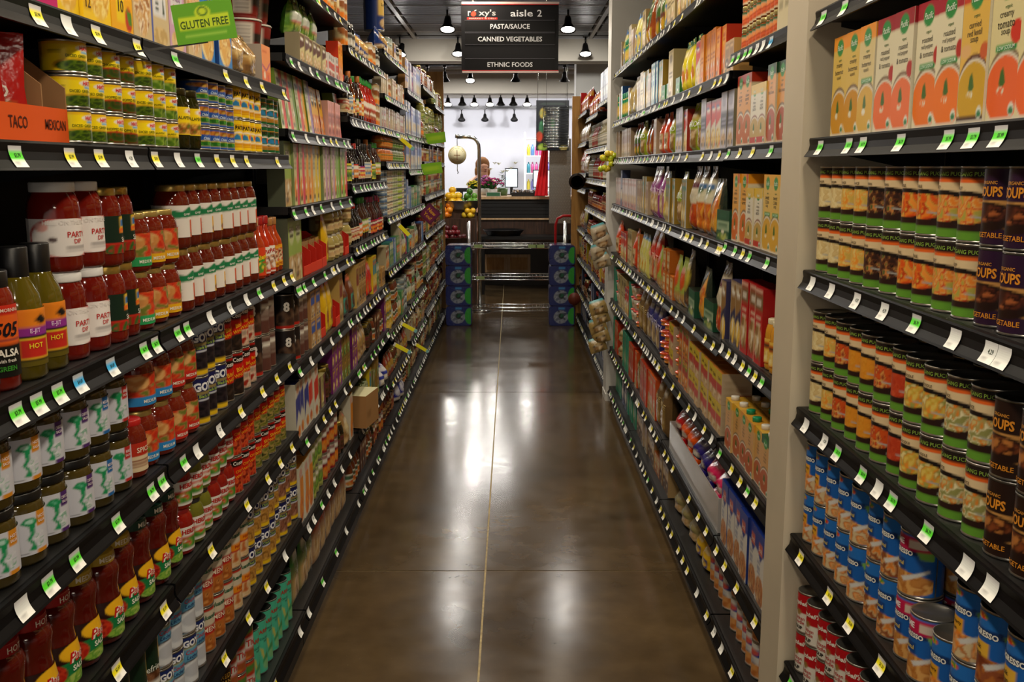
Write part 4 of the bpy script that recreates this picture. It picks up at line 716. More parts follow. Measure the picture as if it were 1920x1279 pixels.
# sauce bay
can('lach', 'noodle_can', 'can', 'tall blue can with yellow panel', .058, .18, '1c3474', [('r', .35, .45, 1, .95, 'd8b050'), t('La Choy', .65, .78, .12, '241810', w=.5), ('f', .7, .2, .3, .18, FOOD['t'])], one=False, res=(24, 26)); gbag('blub', 'noodle_bag', 'shiny blue bag', .16, .13, .09, '1c3878', 'c89c50', '2c54a0', 't', 2); gcan('smyc', 'vegetable_can', 'cream can with mixed picture', .0375, .11, 'c8bc8c', '8c5024', 'o', 1); gjar('caps', 'olive_jar', 'dark jar with grey lid', .036, .12, '1c1c1a', '8c8c88', 'a0a098', '48483c', 'w', lidmat='plastic')
gbot('srir', 'chili_sauce_bottle', 'red chili sauce bottle, green cap', .034, 0.215, 'a8200c', '2c9c3c', 'b83418', 'd8d0c0', 'r', (0.1, 0.5)); gbot('soyb', 'soy_sauce_bottle', 'black soy sauce bottle, red cap', .032, 0.182, '140c0a', 'b8281c', 'c8b898', 'a83020', 't', (0.1, 0.42)); gbot('fish', 'fish_sauce_bottle', 'brown fish sauce bottle', .03, 0.21, '4c240c', 'c8742c', 'e09420', 'c85c18', 'y', (0.12, 0.5)); gbot('teri', 'teriyaki_bottle', 'dark bottle with yellow label', .033, 0.19, '180e0a', '1c1414', 'd8cc38', '3c5c34', 'g', (0.06, 0.46)); gbot('hois', 'hoisin_bottle', 'dark bottle with red label', .033, 0.17, '1a0c0a', '181414', 'c83420', 'd8d0c0', 'o', (0.14, 0.5)); gbot('plum', 'plum_sauce_bottle', 'dark bottle with purple label', .033, 0.205, '180c10', '181414', '6c2878', 'd0402c', 'y', (0.08, 0.38)); gbot('mari', 'marinade_bottle', 'dark bottle with pale label', .033, 0.185, '1a100a', '1c1a1a', 'c8c4b0', '4c7ca8', 't', (0.1, 0.52)); gbot('gmar', 'marinade_bottle', 'marinade bottle with green cap', .033, 0.2, '3c1c0c', '2c8c2c', '7ca03c', 'c8c8a8', 'o', (0.16, 0.48)); gbot('pmar', 'marinade_bottle', 'marinade bottle with magenta cap', .033, 0.195, '3c140c', 'a01c5c', 'a82044', '7c3824', 'o', (0.06, 0.4))
# mid aisle
gbox('wbx1', 'pasta_box', 'pale blue tall box', .06, .2, .04, 'b4c0d8', '4c64b0', 'c8ccd8', 'y', 1, side='8c98b8'); gbox('wbx2', 'pasta_box', 'white and blue tall box', .05, .22, .04, 'c8ccd4', '2c5cb8', 'd8b838', 'y', 2, side='98a0b4'); gbox('wbx3', 'pasta_box', 'violet and white box', .05, .2, .04, 'c0bccc', '5c3488', '98a4c0', 'w', 0, side='8c88a4'); gbox('wsm1', 'rice_box', 'small white box, red figure', .05, .11, .05, 'd0ccc4', 'b83848', '8c98a8', 'r', 4); gbox('wsm2', 'rice_box', 'small brown and white box', .05, .12, .05, 'c4b8a0', '8c4c2c', 'd8d4c8', 't', 0); gcan('tuna', 'tuna_can', 'short green and cream tin', .042, .036, 'b8b890', '7c9c38', 'g', 2); gcan('tunb', 'tuna_can', 'short blue tin', .042, .036, '4c6484', '98acb8', 'u', 2); gcan('tunc', 'tuna_can', 'short cream tin', .042, .036, 'ccc4a4', 'a87850', 'o', 2); gcan('tunp', 'tuna_can', 'short lime tin', .042, .036, '98b030', 'c8cc88', 'g', 2)
gjar('ojar', 'spread_jar', 'small orange labelled jar', .034, .075, 'b8601c', '3c4440', 'e08424', 'c8a458', 'o'); gjar('gjar', 'spread_jar', 'small pale green jar', .034, .075, '8c9470', '6c7c4c', 'c0c4a0', '7c9c58', 'g'); gbox('teal', 'mix_box', 'teal and cream box', .055, .14, .05, '3c7c74', 'b8c0a0', 'd8c878', 'g', 0); gbox('orgx', 'mix_box', 'orange mix box', .055, .15, .05, 'c87428', '4c7c44', 'd8a040', 'o', 1); gbox('blux', 'mix_box', 'blue mix box', .055, .15, .05, '4c6cac', '98acc8', 'd8d4c4', 'u', 5); gbox('magx', 'mix_box', 'magenta and violet box', .05, .15, .05, 'a82c5c', '4c3490', 'd88c48', 'p', 2); gbox('grnx', 'mix_box', 'green mix box', .055, .15, .05, '48844c', 'c86838', 'c8c89c', 'g', 3); gbox('yelx', 'snack_box', 'yellow snack box', .075, .19, .05, 'd0b828', '3c8c9c', 'c85020', 'y', 1); gbag('redy', 'bean_bag', 'red and yellow bag', .1, .15, .05, '8c3420', 'b89038', 'c8c0a0', 'r', 3); gbag('orgb', 'bean_bag', 'orange dried goods bag', .1, .16, .05, '94542c', 'b08c50', '743820', 't', 3); gbag('tanb', 'bean_bag', 'tan dried goods bag', .1, .16, .05, 'a08458', 'c8b484', '84442c', 't', 3); gcan('redc', 'tomato_can', 'red tomato can', .0375, .11, '842820', 'c0a878', 'r', 0); gcan('orgc', 'tomato_can', 'orange tomato can', .0375, .11, 'b8602c', 'd8c494', 'r', 1); gcan('grnc', 'vegetable_can', 'green vegetable can', .0375, .11, '5c7c34', 'c8c488', 'g', 0); gcan('whtc', 'bean_can', 'pale bean can', .0375, .11, 'b8b8a4', '5c8488', 't', 0); gcan('gryc', 'fish_can', 'flat grey lidded tin', .045, .045, '7c8c94', 'b8c0bc', 'u', 2)
gjar('psr1', 'pasta_sauce_jar', 'red pasta sauce jar', .041, .15, '5c180c', 'a89858', '9c5c44', 'c8b48c', 'r'); gjar('psr2', 'pasta_sauce_jar', 'orange pasta sauce jar', .041, .15, '70280f', 'b0a060', 'a86c40', 'd0bc98', 'o'); gjar('psr3', 'pasta_sauce_jar', 'brown pasta sauce jar', .041, .15, '6c2410', 'a89050', '9c7448', 'c8a870', 'b'); gjar('pst', 'pesto_jar', 'green pesto jar, gold lid', .036, .12, '6c7428', 'b4ac48', 'a8b070', 'd0c898', 'g'); gjar('art', 'artichoke_jar', 'yellow green jar', .036, .14, '8c8c48', 'c8b848', 'b0b07c', '8c9448', 'g')
# rice and grain bays
gbag('rich', 'rice_bag', 'rust and green rice bag', .15, .26, .08, '98481c', '3c7434', 'c8a028', 'b', 4, res=(18, 24)); bag('ricd', 'rice_bag', 'bag', 'rice bag with cream diamond', .16, .26, .08, '8c4c1c', [('r', .45, 0, 1, 1, '4c6c34'), ('r', .3, .8, 1, 1, 'a84424'), ('p', [(.2, .6), (.5, .86), (.8, .62), (.45, .34)], 'c8c4a8'), t('RICE', .5, .6, .07, '3c3828', w=.3), ('r', .36, .28, .9, .38, '6c3c28'), ('r', .3, .04, .8, .28, 'c09424')], res=(22, 26)); gbag('ycan', 'pasta_bag', 'yellow pouch with blue top', .1, .23, .05, 'c8c068', '3c78c0', '3c78c0', 'y', 1); jar('shak', 'cheese_shaker', 'jar', 'cheese shaker with green lid', [(.03, 0), (.034, .004), (.034, .12)], 'b8b46c', .0345, (.118, .15), '0c7c50', (.01, .11), 'b8bc58', [('r', 0, .8, 1, 1, '148458'), ('f', .5, .45, .36, .26, FOOD['y']), ('r', 0, 0, 1, .16, '1c7444')], (16, 14), lidmat='plastic', n=16); gbox('tanx', 'grain_box', 'plain tan carton with dark lines', .13, .2, .07, 'b8a878', 'c8b88c', '6c5c38', 't', 3, side='a89868'); gbox('gtry', 'packet_tray', 'green notched display tray', .1, .07, .1, '2c7438', '3c8c48', '1c5428', 'g', 3, top='1c2c18', cat='tray'); gbox('blgx', 'grain_box', 'blue and teal grain box', .07, .2, .05, '2c5490', '3c9484', 'd0d4d0', 'w', 5); gbox('tlgx', 'pasta_box', 'gold and white grain box', .07, .19, .05, '94782c', 'a8aca8', '2c7c70', 'y', 5); gbag('yelg', 'couscous_bag', 'lemon yellow bag, green base', .11, .2, .06, 'e0cc20', 'e8d840', '2c6c30', 'o', 1)
gbox('oran', 'polenta_box', 'amber lined box', .05, .17, .05, 'c8781c', 'd8943c', 'a85814', 'o', 3); bag('clrb', 'flour_bag', 'bag', 'clear bag around yellow packet', .18, .22, .1, 'b8b0a0', [('r', .12, .0, .6, .66, 'd0c03c'), ('f', .4, .3, .2, .2, FOOD['y']), ('r', .5, .2, 1, .6, 'b0985c')], res=(20, 22)); gbag('rrd', 'rice_bag', 'orange red rice bag', .15, .22, .07, 'd0401c', 'c8b48c', 'e06c38', 't', 1, res=(16, 22)); gbag('arbo', 'rice_bag', 'lime green rice bag', .15, .22, .07, '9cb820', 'b8a460', 'c8bc88', 't', 0, txt='ARBORIO', res=(16, 22)); gbox('couy', 'couscous_box', 'red topped box with yellow bowl', .085, .165, .045, 'd4ccb8', 'c8301c', '38508c', 'y', 2, side='a83424', res=(14, 22)); gbox('grxp', 'pilaf_box', 'lavender and grey box', .09, .18, .06, 'b8b4c4', '3c3c4c', '8c88a0', 't', 3, side='8c8468', top='3c3844'); gbox('pinx', 'cracker_box', 'pink box lying flat', .19, .04, .1, 'c85c74', 'd88c94', 'a08c6c', 't', 0)
gbox('tnbx', 'pilaf_box', 'slim beige box', .045, .165, .045, 'a4947c', '8c6c5c', 'b0a898', 't', 1, side='a89478'); gbox('wpkx', 'pilaf_box', 'white box with pink foot', .05, .17, .045, 'd0c8cc', 'd4ccd0', 'b8807c', 't', 1, side='b8b0b4'); gbag('basp', 'rice_bag', 'purple basmati bag', .15, .25, .07, '8c3484', 'c8a870', 'b8b08c', 't', 1, txt='BASMATI', tcol='d8b8d4', rot=-12, res=(16, 22)); gbag('basr', 'rice_bag', 'red basmati bag', .16, .26, .08, 'c02c1c', 'c8a870', 'c8b08c', 't', 1, txt='BASMATI', tcol='e8a898', rot=-14, res=(16, 22)); gbag('basu', 'rice_bag', 'navy basmati bag', .16, .26, .08, '2c2c74', 'b8a87c', 'a89868', 't', 1, txt='BASMATI', tcol='b8b4d4', rot=-14, res=(16, 22)); gbag('baso', 'rice_bag', 'brown jasmine bag', .16, .26, .08, '6c5434', 'a08448', 'c8902c', 't', 1, txt='JASMINE', tcol='c8b078', rot=-14, res=(16, 22)); gbag('yelr', 'rice_bag', 'pale yellow rice pouch', .11, .22, .05, 'c8c468', 'd8d48c', '3c7cac', 'y', 1); gbag('grnr', 'rice_bag', 'green pouch with orange spot', .11, .2, .05, '98a848', 'c84c20', '788c30', 't', 2); gbox('orbx', 'quinoa_box', 'orange box with cream window', .08, .1, .06, 'c87428', 'c8b888', 'a85c1c', 't', 1, side='b8641c')
bag('past', 'pasta_bag', 'bag', 'clear bag of orange pasta', .15, .25, .07, '3c2c1c', [('F', 0, .05, 1, .5, ['d8741c', 'c84818', 'e0a038', '98301c', 'e89434']), ('r', 0, .46, 1, .82, 'd0ccb0'), ('r', .05, .66, .95, .74, '3c6ca0'), ('e', .5, .64, .3, .05, '305c28'), ('h', .2, .5, .8, .58, '98947c', 2)], res=(20, 26)); bag('pasm', 'pasta_bag', 'bag', 'clear pasta bag, maroon band', .14, .25, .07, '3c2418', [('F', 0, .05, 1, .46, ['c8541c', 'a83818', 'd8a03c', '803018']), ('r', 0, .42, 1, .84, 'd0c8b0'), ('r', .05, .66, .95, .76, '5c2038'), ('h', .2, .5, .8, .58, '98947c', 2)], res=(20, 26)); bag('tria', 'tortellini_bag', 'bag', 'leaning bag of yellow pasta', .16, .2, .06, '1c2c24', [('p', [(.05, .2), (.9, .1), (.75, .95)], 'd89c30'), ('f', .6, .5, .2, .2, FOOD['o'])], res=(20, 22)); gbox('dtry', 'pasta_tray', 'dark green patterned display tray', .16, .1, .16, '1c4c34', '8ca484', '24583c', 'g', 3, top='1c2418', cat='tray', res=(18, 14)); gbag('bkpb', 'pasta_bag', 'dark pasta bag, yellow edge', .13, .24, .06, '28241c', 'b8a838', 'c8b848', 'b', 2)
gbox('navy', 'rice_mix_box', 'navy box with yellow bowl', .072, .2, .045, '2c2c50', '8c6838', 'd0c8b4', 'y', 2, side='3c3858', res=(12, 22)); gbox('rdbx', 'rice_mix_box', 'tall red box with striped picture', .085, .215, .06, 'b01c1c', '7c5c3c', 'd8c0a8', 't', 0, side='a01818', res=(14, 24)); gjar('bear', 'honey_bottle', 'amber bottle with cream cap', .03, .14, 'c88c28', 'd0c8a8', 'd8b048', 'b8601c', 'y', lidmat='plastic')
box('stuf', 'side_dish_box', 'box', 'yellow and red side dish box', .078, .104, .1, 'a87868', [('r', 0, .6, 1, 1, 'c8b028'), t('Shells', .5, .78, .12, '4c3018', w=.8), ('p', [(0, .6), (1, .6), (1, .34), (0, .2)], 'b83c34'), ('F', 0, 0, 1, .3, FOOD['t'])], side='b8a488', top='c87c34', res=(12, 20), sideops=[('h', .1, .4, .5, .6, '8c6c50', 4), ('r', 0, .22, .6, .3, '983c20'), ('h', .55, .1, .9, .8, 'a08c6c', 10)]); gbag('hotp', 'noodle_packet', 'orange and red noodle packet', .12, .05, .1, 'd04c1c', 'c8301c', 'e0c8a8', 'o', 0); gbox('macx', 'side_dish_box', 'red and green mix box', .075, .13, .06, 'a83420', '6c8c38', 'd89c40', 'o', 4, side='b8a488'); jar('cupw', 'soup_cup', 'cup', 'white cup with red rim', [(.034, 0), (.037, .003), (.046, .066)], 'c8c4b4', .048, (.064, .07), 'c83c30', (.01, .05), 'c8c4b4', [('f', .5, .5, .3, .3, FOOD['t'])], (8, 6), lidmat='plastic', n=14)
gbox('tlbx', 'pasta_box', 'teal green thin box', .03, .22, .06, '2c8468', '54a484', '1c5c48', 'g', 5, side='3c9478', res=(6, 12)); gbox('orgt', 'cereal_box', 'orange box with cream nutrition panel', .09, .2, .06, 'd04c14', 'd85c1c', 'c8b888', 't', 1, side='c8501c', top='d85c1c'); gbox('rdor', 'cereal_box', 'red and orange tall box', .07, .2, .05, 'a8301c', 'c84c1c', 'b8a078', 'r', 5, side='b83818'); gbox('bro2', 'mix_box', 'brown and cream box', .09, .14, .05, '8c6840', 'c0a878', '5c3c24', 'b', 1, side='a88c60'); gbag('gold', 'noodle_bag', 'crinkled gold foil noodle bag', .17, .1, .08, '8c8458', 'a89c6c', 'b83820', 't', 0); gbag('yelc', 'candy_bag', 'yellow and blue candy bag', .14, .09, .07, 'c8a020', '2c3c84', 'c83c1c', 'y', 1)
for k, c, d_ in (('snr', 'b8141c', 'red'), ('sno', 'e05410', 'orange'), ('snb', '241c74', 'deep blue'), ('snp', 'd01c5c', 'hot pink')): gbag(k, 'cracker_pack', f'{d_} cracker multipack', .15, .085, .10, c, c, '9c9098', 'w', 1, res=(18, 14), pinch=.95)
gbot('katc', 'ketchup_bottle', 'red sauce bottle with pale label', .033, .2, '98180c', 'b8b0a0', 'd0c4a8', 'a83420', 'r'); gjar('jamj', 'jam_jar', 'jam jar with red lid', .034, .11, '6c1414', '98241c', 'c8b898', 'a83c2c', 'o', lidmat='plastic'); gbot('whib', 'dressing_bottle', 'pale dressing bottle', .033, .2, '8c8468', 'c8c4bc', 'b8b4a4', '8c8c80', 'w'); gbag('bagl', 'bread_bag', 'glossy red snack sack', .16, .2, .1, 'a8241c', 'd89428', 'e0c040', 'o', 0); gbox('pnut', 'cracker_box', 'navy tall cracker box', .08, .22, .05, '3c4464', '989cb0', '5c6488', 'w', 1); gjar('pnbj', 'nut_butter_jar', 'nut butter jar', .045, .13, '98602c', 'b83828', 'd89c38', 'c8b48c', 'o', lidmat='plastic')

gbag('bluw', 'snack_bag', 'violet blue foil snack bag', .13, .12, .08, '2c2c8c', 'c8c8d8', '3c3ca8', 'w', 2); gbag('blut', 'bean_bag', 'blue and white striped bag', .14, .1, .1, '28348c', 'd0d0d8', 'c8a070', 'w', 0)
gbox('crem2', 'mix_box', 'cream and rust mix box', .06, .13, .05, 'c0b490', '944c2c', '6c8050', 'o', 2); gbox('olvx', 'mix_box', 'olive and gold mix box', .06, .15, .05, '6c6c38', 'b8983c', 'c8c0a0', 'g', 4); gbox('dbrx', 'mix_box', 'dark brown mix box', .06, .14, .05, '4c2c1c', 'a87c48', '843020', 'b', 0); gjar('wjar', 'sauce_jar', 'white labelled sauce jar', .036, .13, '6c3418', 'b8a878', 'c8c4b4', '4c6c50', 'o'); gjar('gljar', 'sauce_jar', 'green labelled sauce jar', .036, .13, '5c2810', 'b0a060', '5c7c48', 'c8c090', 'r'); gcan('tealc', 'vegetable_can', 'teal vegetable can', .0375, .11, '3c6c6c', 'c0c0a0', 'g', 1); gcan('yelcn', 'corn_can', 'yellow corn can', .0375, .11, 'b89830', '4c7040', 'y', 0); gbag('whtb', 'pasta_bag', 'white and green pasta bag', .1, .17, .05, 'c0bca8', '4c7848', '984838', 'y', 0); gbag('dkrb', 'bean_bag', 'maroon dried goods bag', .1, .16, .05, '5c201c', 'b89c6c', 'c0b490', 'b', 3)
box('ctnb', 'shipping_carton', 'box', 'brown cardboard carton with clear wrap', .2, .15, .2, '9c7448', [('r', .1, .3, .4, .45, '7c5832')], side='946c42', top='b8b490', res=(10, 10), mat='paper')
# ================================================================== STOCKING
SH = lambda i, bay_: f"{ORD[i]} shelf, {bay_}"
def fill(side, z, y0, y1, keys, where, maxh=.3, runs=(1, 3), tmax=3, setback=.006, jit=1.0, gap=.003):
    """runs of one product each until the shelf is full; short things are stacked"""
    y = y0; i = 0; k0 = R.randrange(len(keys)); items = []
    while True:
        key = keys[(k0+i) % len(keys)] if i % 3 else R.choice(keys); i += 1; p = PR[key]; n = R.randint(*runs)
        n = min(n, int((y1-y)/(p.w+gap)))
        if n <= 0:
            if i > len(keys)*2: break
            if y1-y < .03: break
            continue
        tiers = max(1, min(tmax, int((maxh-.012)/(p.h+.001)))) if p.cat in ('can', 'box', 'jar') and p.h < .16 else 1
        if p.cat == 'jar': tiers = min(tiers, 2)
        items.append((key, n, tiers, 1, {'gap': gap})); y += n*(p.w+gap)
    row(side, z, y0, items, where, setback, None, jit)
Z = A_Z; W_ = 'salsa bay'
row('L', Z[6], 1.66, [('tpin', 1), ('tyel', 1), ('tsun', 1), ('ttan', 1), ('ttac', 1), .01, ('tpur', 1), .01, ('ttan', 1), ('tblu', 1), .01, ('tblu', 1), .02, ('nutb', 2), .03, ('orab', 1)], SH(6, W_))
row('L', Z[5], 1.662, [('hat1', 2, 3, 1), ('hat2', 2, 3), ('hat1', 1, 3), ('hat3', 2, 3), .003, ('jalj', 2), .004, ('bluc', 4, 3), ('paty', 4, 2), .004, ('patg', 3, 2)], SH(5, W_), setback=-.010)
row('L', Z[4], 1.172, [('v505', 2), ('o505', 2), ('ejit', 2), ('hell', 2, 2), ('dkgr', 2, 2), ('tomg', 1, 2), ('tomy', 2, 2), ('gri1', 2, 2), ('gri2', 2, 2), ('gri1', 4, 2), ('vale', 1), ('tapa', 2), .01, ('chol', 2)], SH(4, W_))
row('L', Z[3], 1.075, [('frr', 3, 2, 2), ('fro', 2, 2, 2), ('frp', 2, 2, 2), ('frb', 1, 2, 2), ('frr', 1, 2, 2), ('spic', 1, 1), ('skul', 0), ('tomb', 2, 2), ('tomr', 2, 2), ('gobb', 3, 2), ('cosb', 2, 2), ('cosj', 2, 2), ('ocho', 1, 2), ('mush', 2, 2)], SH(3, W_))
row('L', Z[2], 1.08, [('pah', 6), ('pam', 3), ('pai', 3), ('herr', 1, 2), ('herg', 2, 2), ('herr', 3, 2), ('coch', 3, 2), ('coss', 5, 2)], SH(2, W_))
row('L', Z[1], 1.55, [('refr', 5, 2), ('goco', 4, 2), ('jume', 3, 2), ('juho', 2, 2), ('gocp', 5, 2), ('gopb', 3, 2)], SH(1, W_))
row('L', Z[0], 2.15, [('brow', 4, 2), ('thai', 3, 2), ('parr', 7, 1, 2)], SH(0, W_), setback=.02)
# noodle bay
W_ = 'noodle bay'; Z = B_Z
fill('L', Z[8], 3.25, 4.43, ['smyc', 'gocp', 'whtc', 'orgc'], SH(8, W_), .12)
row('L', Z[7], 3.26, [('cupn', 2, 2, 1, {'back': .08}), ('smbx', 6), ('smrd', 5), ('chex', 2), ('redp', 1), ('blkp', 1), ('mstd', 2)], SH(7, W_), y1=4.44)
for i in range(3): put(PR['noog'], (-.765, 3.62+.15*i, Z[7]+.1015), .1*i-.1, f'green and white noodle bag lying on small boxes, {ORD[i]} along', 'noodle bags on the small boxes').scale = (.85,)*3
row('L', Z[6], 3.24, [('nob0', 2), ('nob1', 1), ('nob0', 1), ('nob3', 1), ('nob2', 1), .01, ('padt', 3), .01, ('pink', 4), .0], SH(6, W_), y1=4.44)
put(PR['tubw'], (-.98, 4.3, Z[6]+.0005), 0, 'white tub with red base behind the salmon pink boxes', 'tubs behind noodle boxes')
row('L', Z[5], 3.23, [('kitg', 1), ('tha0', 2), ('tha1', 2), ('tha2', 2), .02, ('tha3', 3), ('tha4', 3)], SH(5, W_), y1=4.44)
row('L', Z[4], 3.23, [('kitg', 2), .02, ('trar', 4), ('yelb', 1), .02, ('cash', 3, 2)], SH(4, W_), y1=4.44)
row('L', Z[3], 3.23, [('ocho', 2, 2), ('mush', 2, 2), ('blpk', 2, 2), .01, ('trar', 1), ('yelb', 2), ('trar', 1), ('tall', 1), ('cook', 1), ('cbrb', 1)], SH(3, W_), y1=4.44)
row('L', Z[2], 3.24, [('matz', 3), ('matr', 2), .01, ('goul', 2, 1), ('oliv', 2), ('purp', 3, 2), ('mixy', 3, 2)], SH(2, W_), y1=4.44)
row('L', Z[1], 3.24, [('mato', 3), .01, ('vegc', 3, 2), ('sofr', 4, 2), ('oliv', 2), .02, ('brwb', 2)], SH(1, W_), y1=4.44)
row('L', Z[0], 3.24, [('ricg', 3), ('ricp', 6), ('ricg', 1)], SH(0, W_), setback=.03, y1=4.44)
# sauce bay
W_ = 'sauce bottle bay'; Z = C_Z
row('L', Z[7], 4.47, [('smyc', 2, 2), ('caps', 2), ('blub', 3), .02, ('smyc', 3), ('caps', 4)], SH(7, W_), y1=5.68)
row('L', Z[6], 4.47, [('soyb', 2), ('mari', 1), ('fish', 1), ('soyb', 1), ('gmar', 1), ('hois', 1), ('fish', 1), ('srir', 7), ('smyc', 3, 2)], SH(6, W_), y1=5.68)
row('L', Z[5], 4.47, [('teri', 2), ('mari', 1), ('hois', 2), ('soyb', 1), ('plum', 2), ('mari', 3), ('fish', 1), ('teri', 2), ('gmar', 3)], SH(5, W_), y1=5.68)
row('L', Z[4], 4.47, [('cash', 1, 2), ('soyb', 3), ('hois', 2), ('gmar', 3), ('mari', 1), ('pmar', 3), ('plum', 1), ('pmar', 2)], SH(4, W_), y1=5.68)
row('L', Z[3], 4.47, [('cook', 1), ('tall', 1), ('cbrb', 3, 2), ('redp', 2), ('yelx', 2), ('teal', 2), ('cbrb', 5, 1)], SH(3, W_), y1=5.68)
fill('L', Z[2], 4.47, 5.67, ['purp', 'mixy', 'orgb', 'oliv', 'redy', 'dbrx', 'wjar', 'crem2'], SH(2, W_), .22, tmax=2)
fill('L', Z[1], 4.72, 5.33, ['mixy', 'oliv', 'olvx', 'gjar', 'tanb', 'yelx', 'gljar', 'whtb'], SH(1, W_), .24, tmax=2)
fill('L', Z[0], 4.47, 5.67, ['psr3', 'oliv', 'redc', 'vegc', 'sofr', 'dkrb', 'wjar', 'dbrx'], SH(0, W_), .25, setback=.03, tmax=2)
# tin towers bay
W_ = 'tin tower bay'; Z = D_Z
row('L', Z[8], 5.74, [('blub', 2)], SH(8, W_), y1=6.07)
put(PR['lach'], (-.775, 5.93, Z[8]+.1205), -.5, 'tall blue can with yellow panel on top of shiny blue bags', None)
fill('L', Z[8], 6.08, 6.92, ['smyc', 'whtc', 'blpk', 'caps'], SH(8, W_), .12)
fill('L', Z[7], 5.71, 6.92, ['wsm2', 'smyc', 'wsm1'], SH(7, W_), .2)
fill('L', Z[6], 5.71, 6.92, ['wsm2', 'wsm1', 'wbx2'], SH(6, W_), .15, tmax=1)
row('L', Z[5], 5.71, [('ojar', 7, 2), ('gjar', 9, 2)], SH(5, W_), y1=6.92)
row('L', Z[4], 5.71, [('tunb', 2, 7), ('tunc', 3, 7), ('tuna', 3, 7), ('tunp', 3, 7), ('tunc', 2, 7)], SH(4, W_), y1=6.92)
fill('L', Z[3], 5.71, 6.92, ['yelx', 'teal', 'blux', 'orgx', 'grnx', 'wsm2', 'crem2', 'whtb', 'magx'], SH(3, W_), .27, (1, 3), tmax=2)
fill('L', Z[2], 5.71, 6.92, ['gryc', 'redy', 'orgb', 'redc', 'whtb', 'wjar', 'yelcn', 'grnx'], SH(2, W_), .3, tmax=5)
fill('L', Z[1], 5.71, 6.92, ['orgb', 'redc', 'psr2', 'redy', 'olvx', 'gljar', 'dkrb', 'crem2'], SH(1, W_), .24, tmax=2)
fill('L', Z[0], 5.71, 6.24, ['tanb', 'psr3', 'redc'], SH(0, W_), .2, setback=.03, tmax=1)
fill('L', Z[0], 6.62, 6.92, ['tanb', 'psr3', 'redc', 'dkrb', 'vegc', 'whtb', 'wjar'], SH(0, W_), .2, setback=.03, tmax=1)
# tall pale box bay
W_ = 'pale box bay'; Z = E_Z
row('L', Z[7], 6.95, [('blpk', 2, 2), ('wbx3', 6), ('magx', 2), ('wbx3', 5), ('wbx2', 6)], SH(7, W_), y1=8.16)
row('L', Z[6], 6.95, [('wbx2', 7), ('wbx3', 3), ('wbx1', 8), ('wbx3', 3)], SH(6, W_), y1=8.16)
row('L', Z[5], 6.95, [('wbx1', 3), ('orgx', 2), ('wbx1', 5), ('wbx3', 4), ('wbx1', 6)], SH(5, W_), y1=8.16)
row('L', Z[4], 6.95, [('wbx1', 2), ('blux', 3), ('teal', 4), ('grnx', 3), ('teal', 5), ('bro2', 4)], SH(4, W_), y1=8.16)
fill('L', Z[3], 6.95, 8.16, ['magx', 'orgx', 'blux', 'grnx', 'psr2', 'crem2', 'teal', 'whtb', 'dbrx'], SH(3, W_), .26, (1, 3), tmax=1)
fill('L', Z[2], 6.95, 8.16, ['redy', 'yelx', 'psr1', 'whtc', 'redc', 'tealc', 'olvx', 'whtb', 'wjar'], SH(2, W_), .32, (1, 3), tmax=2)
fill('L', Z[1], 6.95, 8.16, ['orgb', 'tanb', 'redc', 'psr2', 'yelcn', 'gljar', 'whtc', 'crem2'], SH(1, W_), .23, (1, 2), tmax=2)
fill('L', Z[0], 6.95, 8.16, ['redc', 'tanb', 'psr1', 'whtc', 'dkrb', 'olvx', 'grnc'], SH(0, W_), .24, (1, 2), setback=.03, tmax=2)
for bn, Z, a, e in (('green jar bay', F_Z, 8.19, 9.40), ('end bay', G_Z, 9.43, 10.62)):
    fill('L', Z[7], a, e, ['wsm1', 'psr1', 'art', 'wsm2'], SH(7, bn), .16, tmax=1)
    fill('L', Z[6], a, e, ['art', 'pst', 'psr2', 'art'], SH(6, bn), .3, tmax=2)
    fill('L', Z[5], a, e, ['orgc', 'psr2', 'redc', 'tanb', 'yelcn', 'dbrx'], SH(5, bn), .15, tmax=1)
    fill('L', Z[4], a, e, ['redc', 'whtc', 'art', 'orgc', 'grnc', 'yelcn', 'tealc', 'wjar'], SH(4, bn), .24, tmax=2)
    fill('L', Z[3], a, e, ['psr1', 'psr3', 'orgc', 'grnc', 'psr2', 'gljar', 'olvx', 'yelcn'], SH(3, bn), .27, tmax=2)
    fill('L', Z[2], a, e, ['psr1', 'grnc', 'psr2', 'redc', 'gljar', 'whtc', 'vegc'], SH(2, bn), .3, tmax=2)
    fill('L', Z[1], a, e, ['psr1', 'psr3', 'redc', 'whtb', 'gljar', 'dkrb'], SH(1, bn), .26, tmax=2)
    fill('L', Z[0], a, e, ['tanb', 'whtc', 'psr1', 'orgc', 'dkrb', 'olvx'], SH(0, bn), .26, setback=.03, tmax=2)
# ---- soup side
W_ = 'soup bay'; Z = T_Z
row('R', Z[6], 1.5, [('trar', 4), ('rdbx', 3)], SH(6, W_), setback=.06)
row('R', Z[5], 1.153, [('pcrp', 1), ('pcto', 3), ('pcle', 1), ('pcrl', 2), .006, ('pcrp', 2), .004, ('pcbl', 1), ('pcbu', 2)], SH(5, W_))
row('R', Z[4], 1.135, [('amyp', 5, 2), ('pkba', 2, 2), ('pkve', 2, 2), ('pkbb', 2, 2), ('pkri', 2, 2), ('pkch', 2, 2)], SH(4, W_))
row('R', Z[3], 1.130, [('amyb', 4, 2, 2), ('pktf', 2, 2, 2), ('pknd', 2, 2, 2), ('pkto', 1, 2, 2), ('pkmi', 1, 2, 2), ('pkpu', 2, 2, 2), ('pkmi', 1, 2, 2), ('pkri', 1, 2, 2), ('pkch', 1, 2, 2)], SH(3, W_))
row('R', Z[2], 1.185, [('prst', 3, [1, 2, 2]), ('prhe', 2, [2, 1], 1), ('prdi', 2, [1, 2], 2), ('prwi', 2, 2, 2), ('prtr', 3, 2, 2), ('prhe', 2, 2, 2)], SH(2, W_))
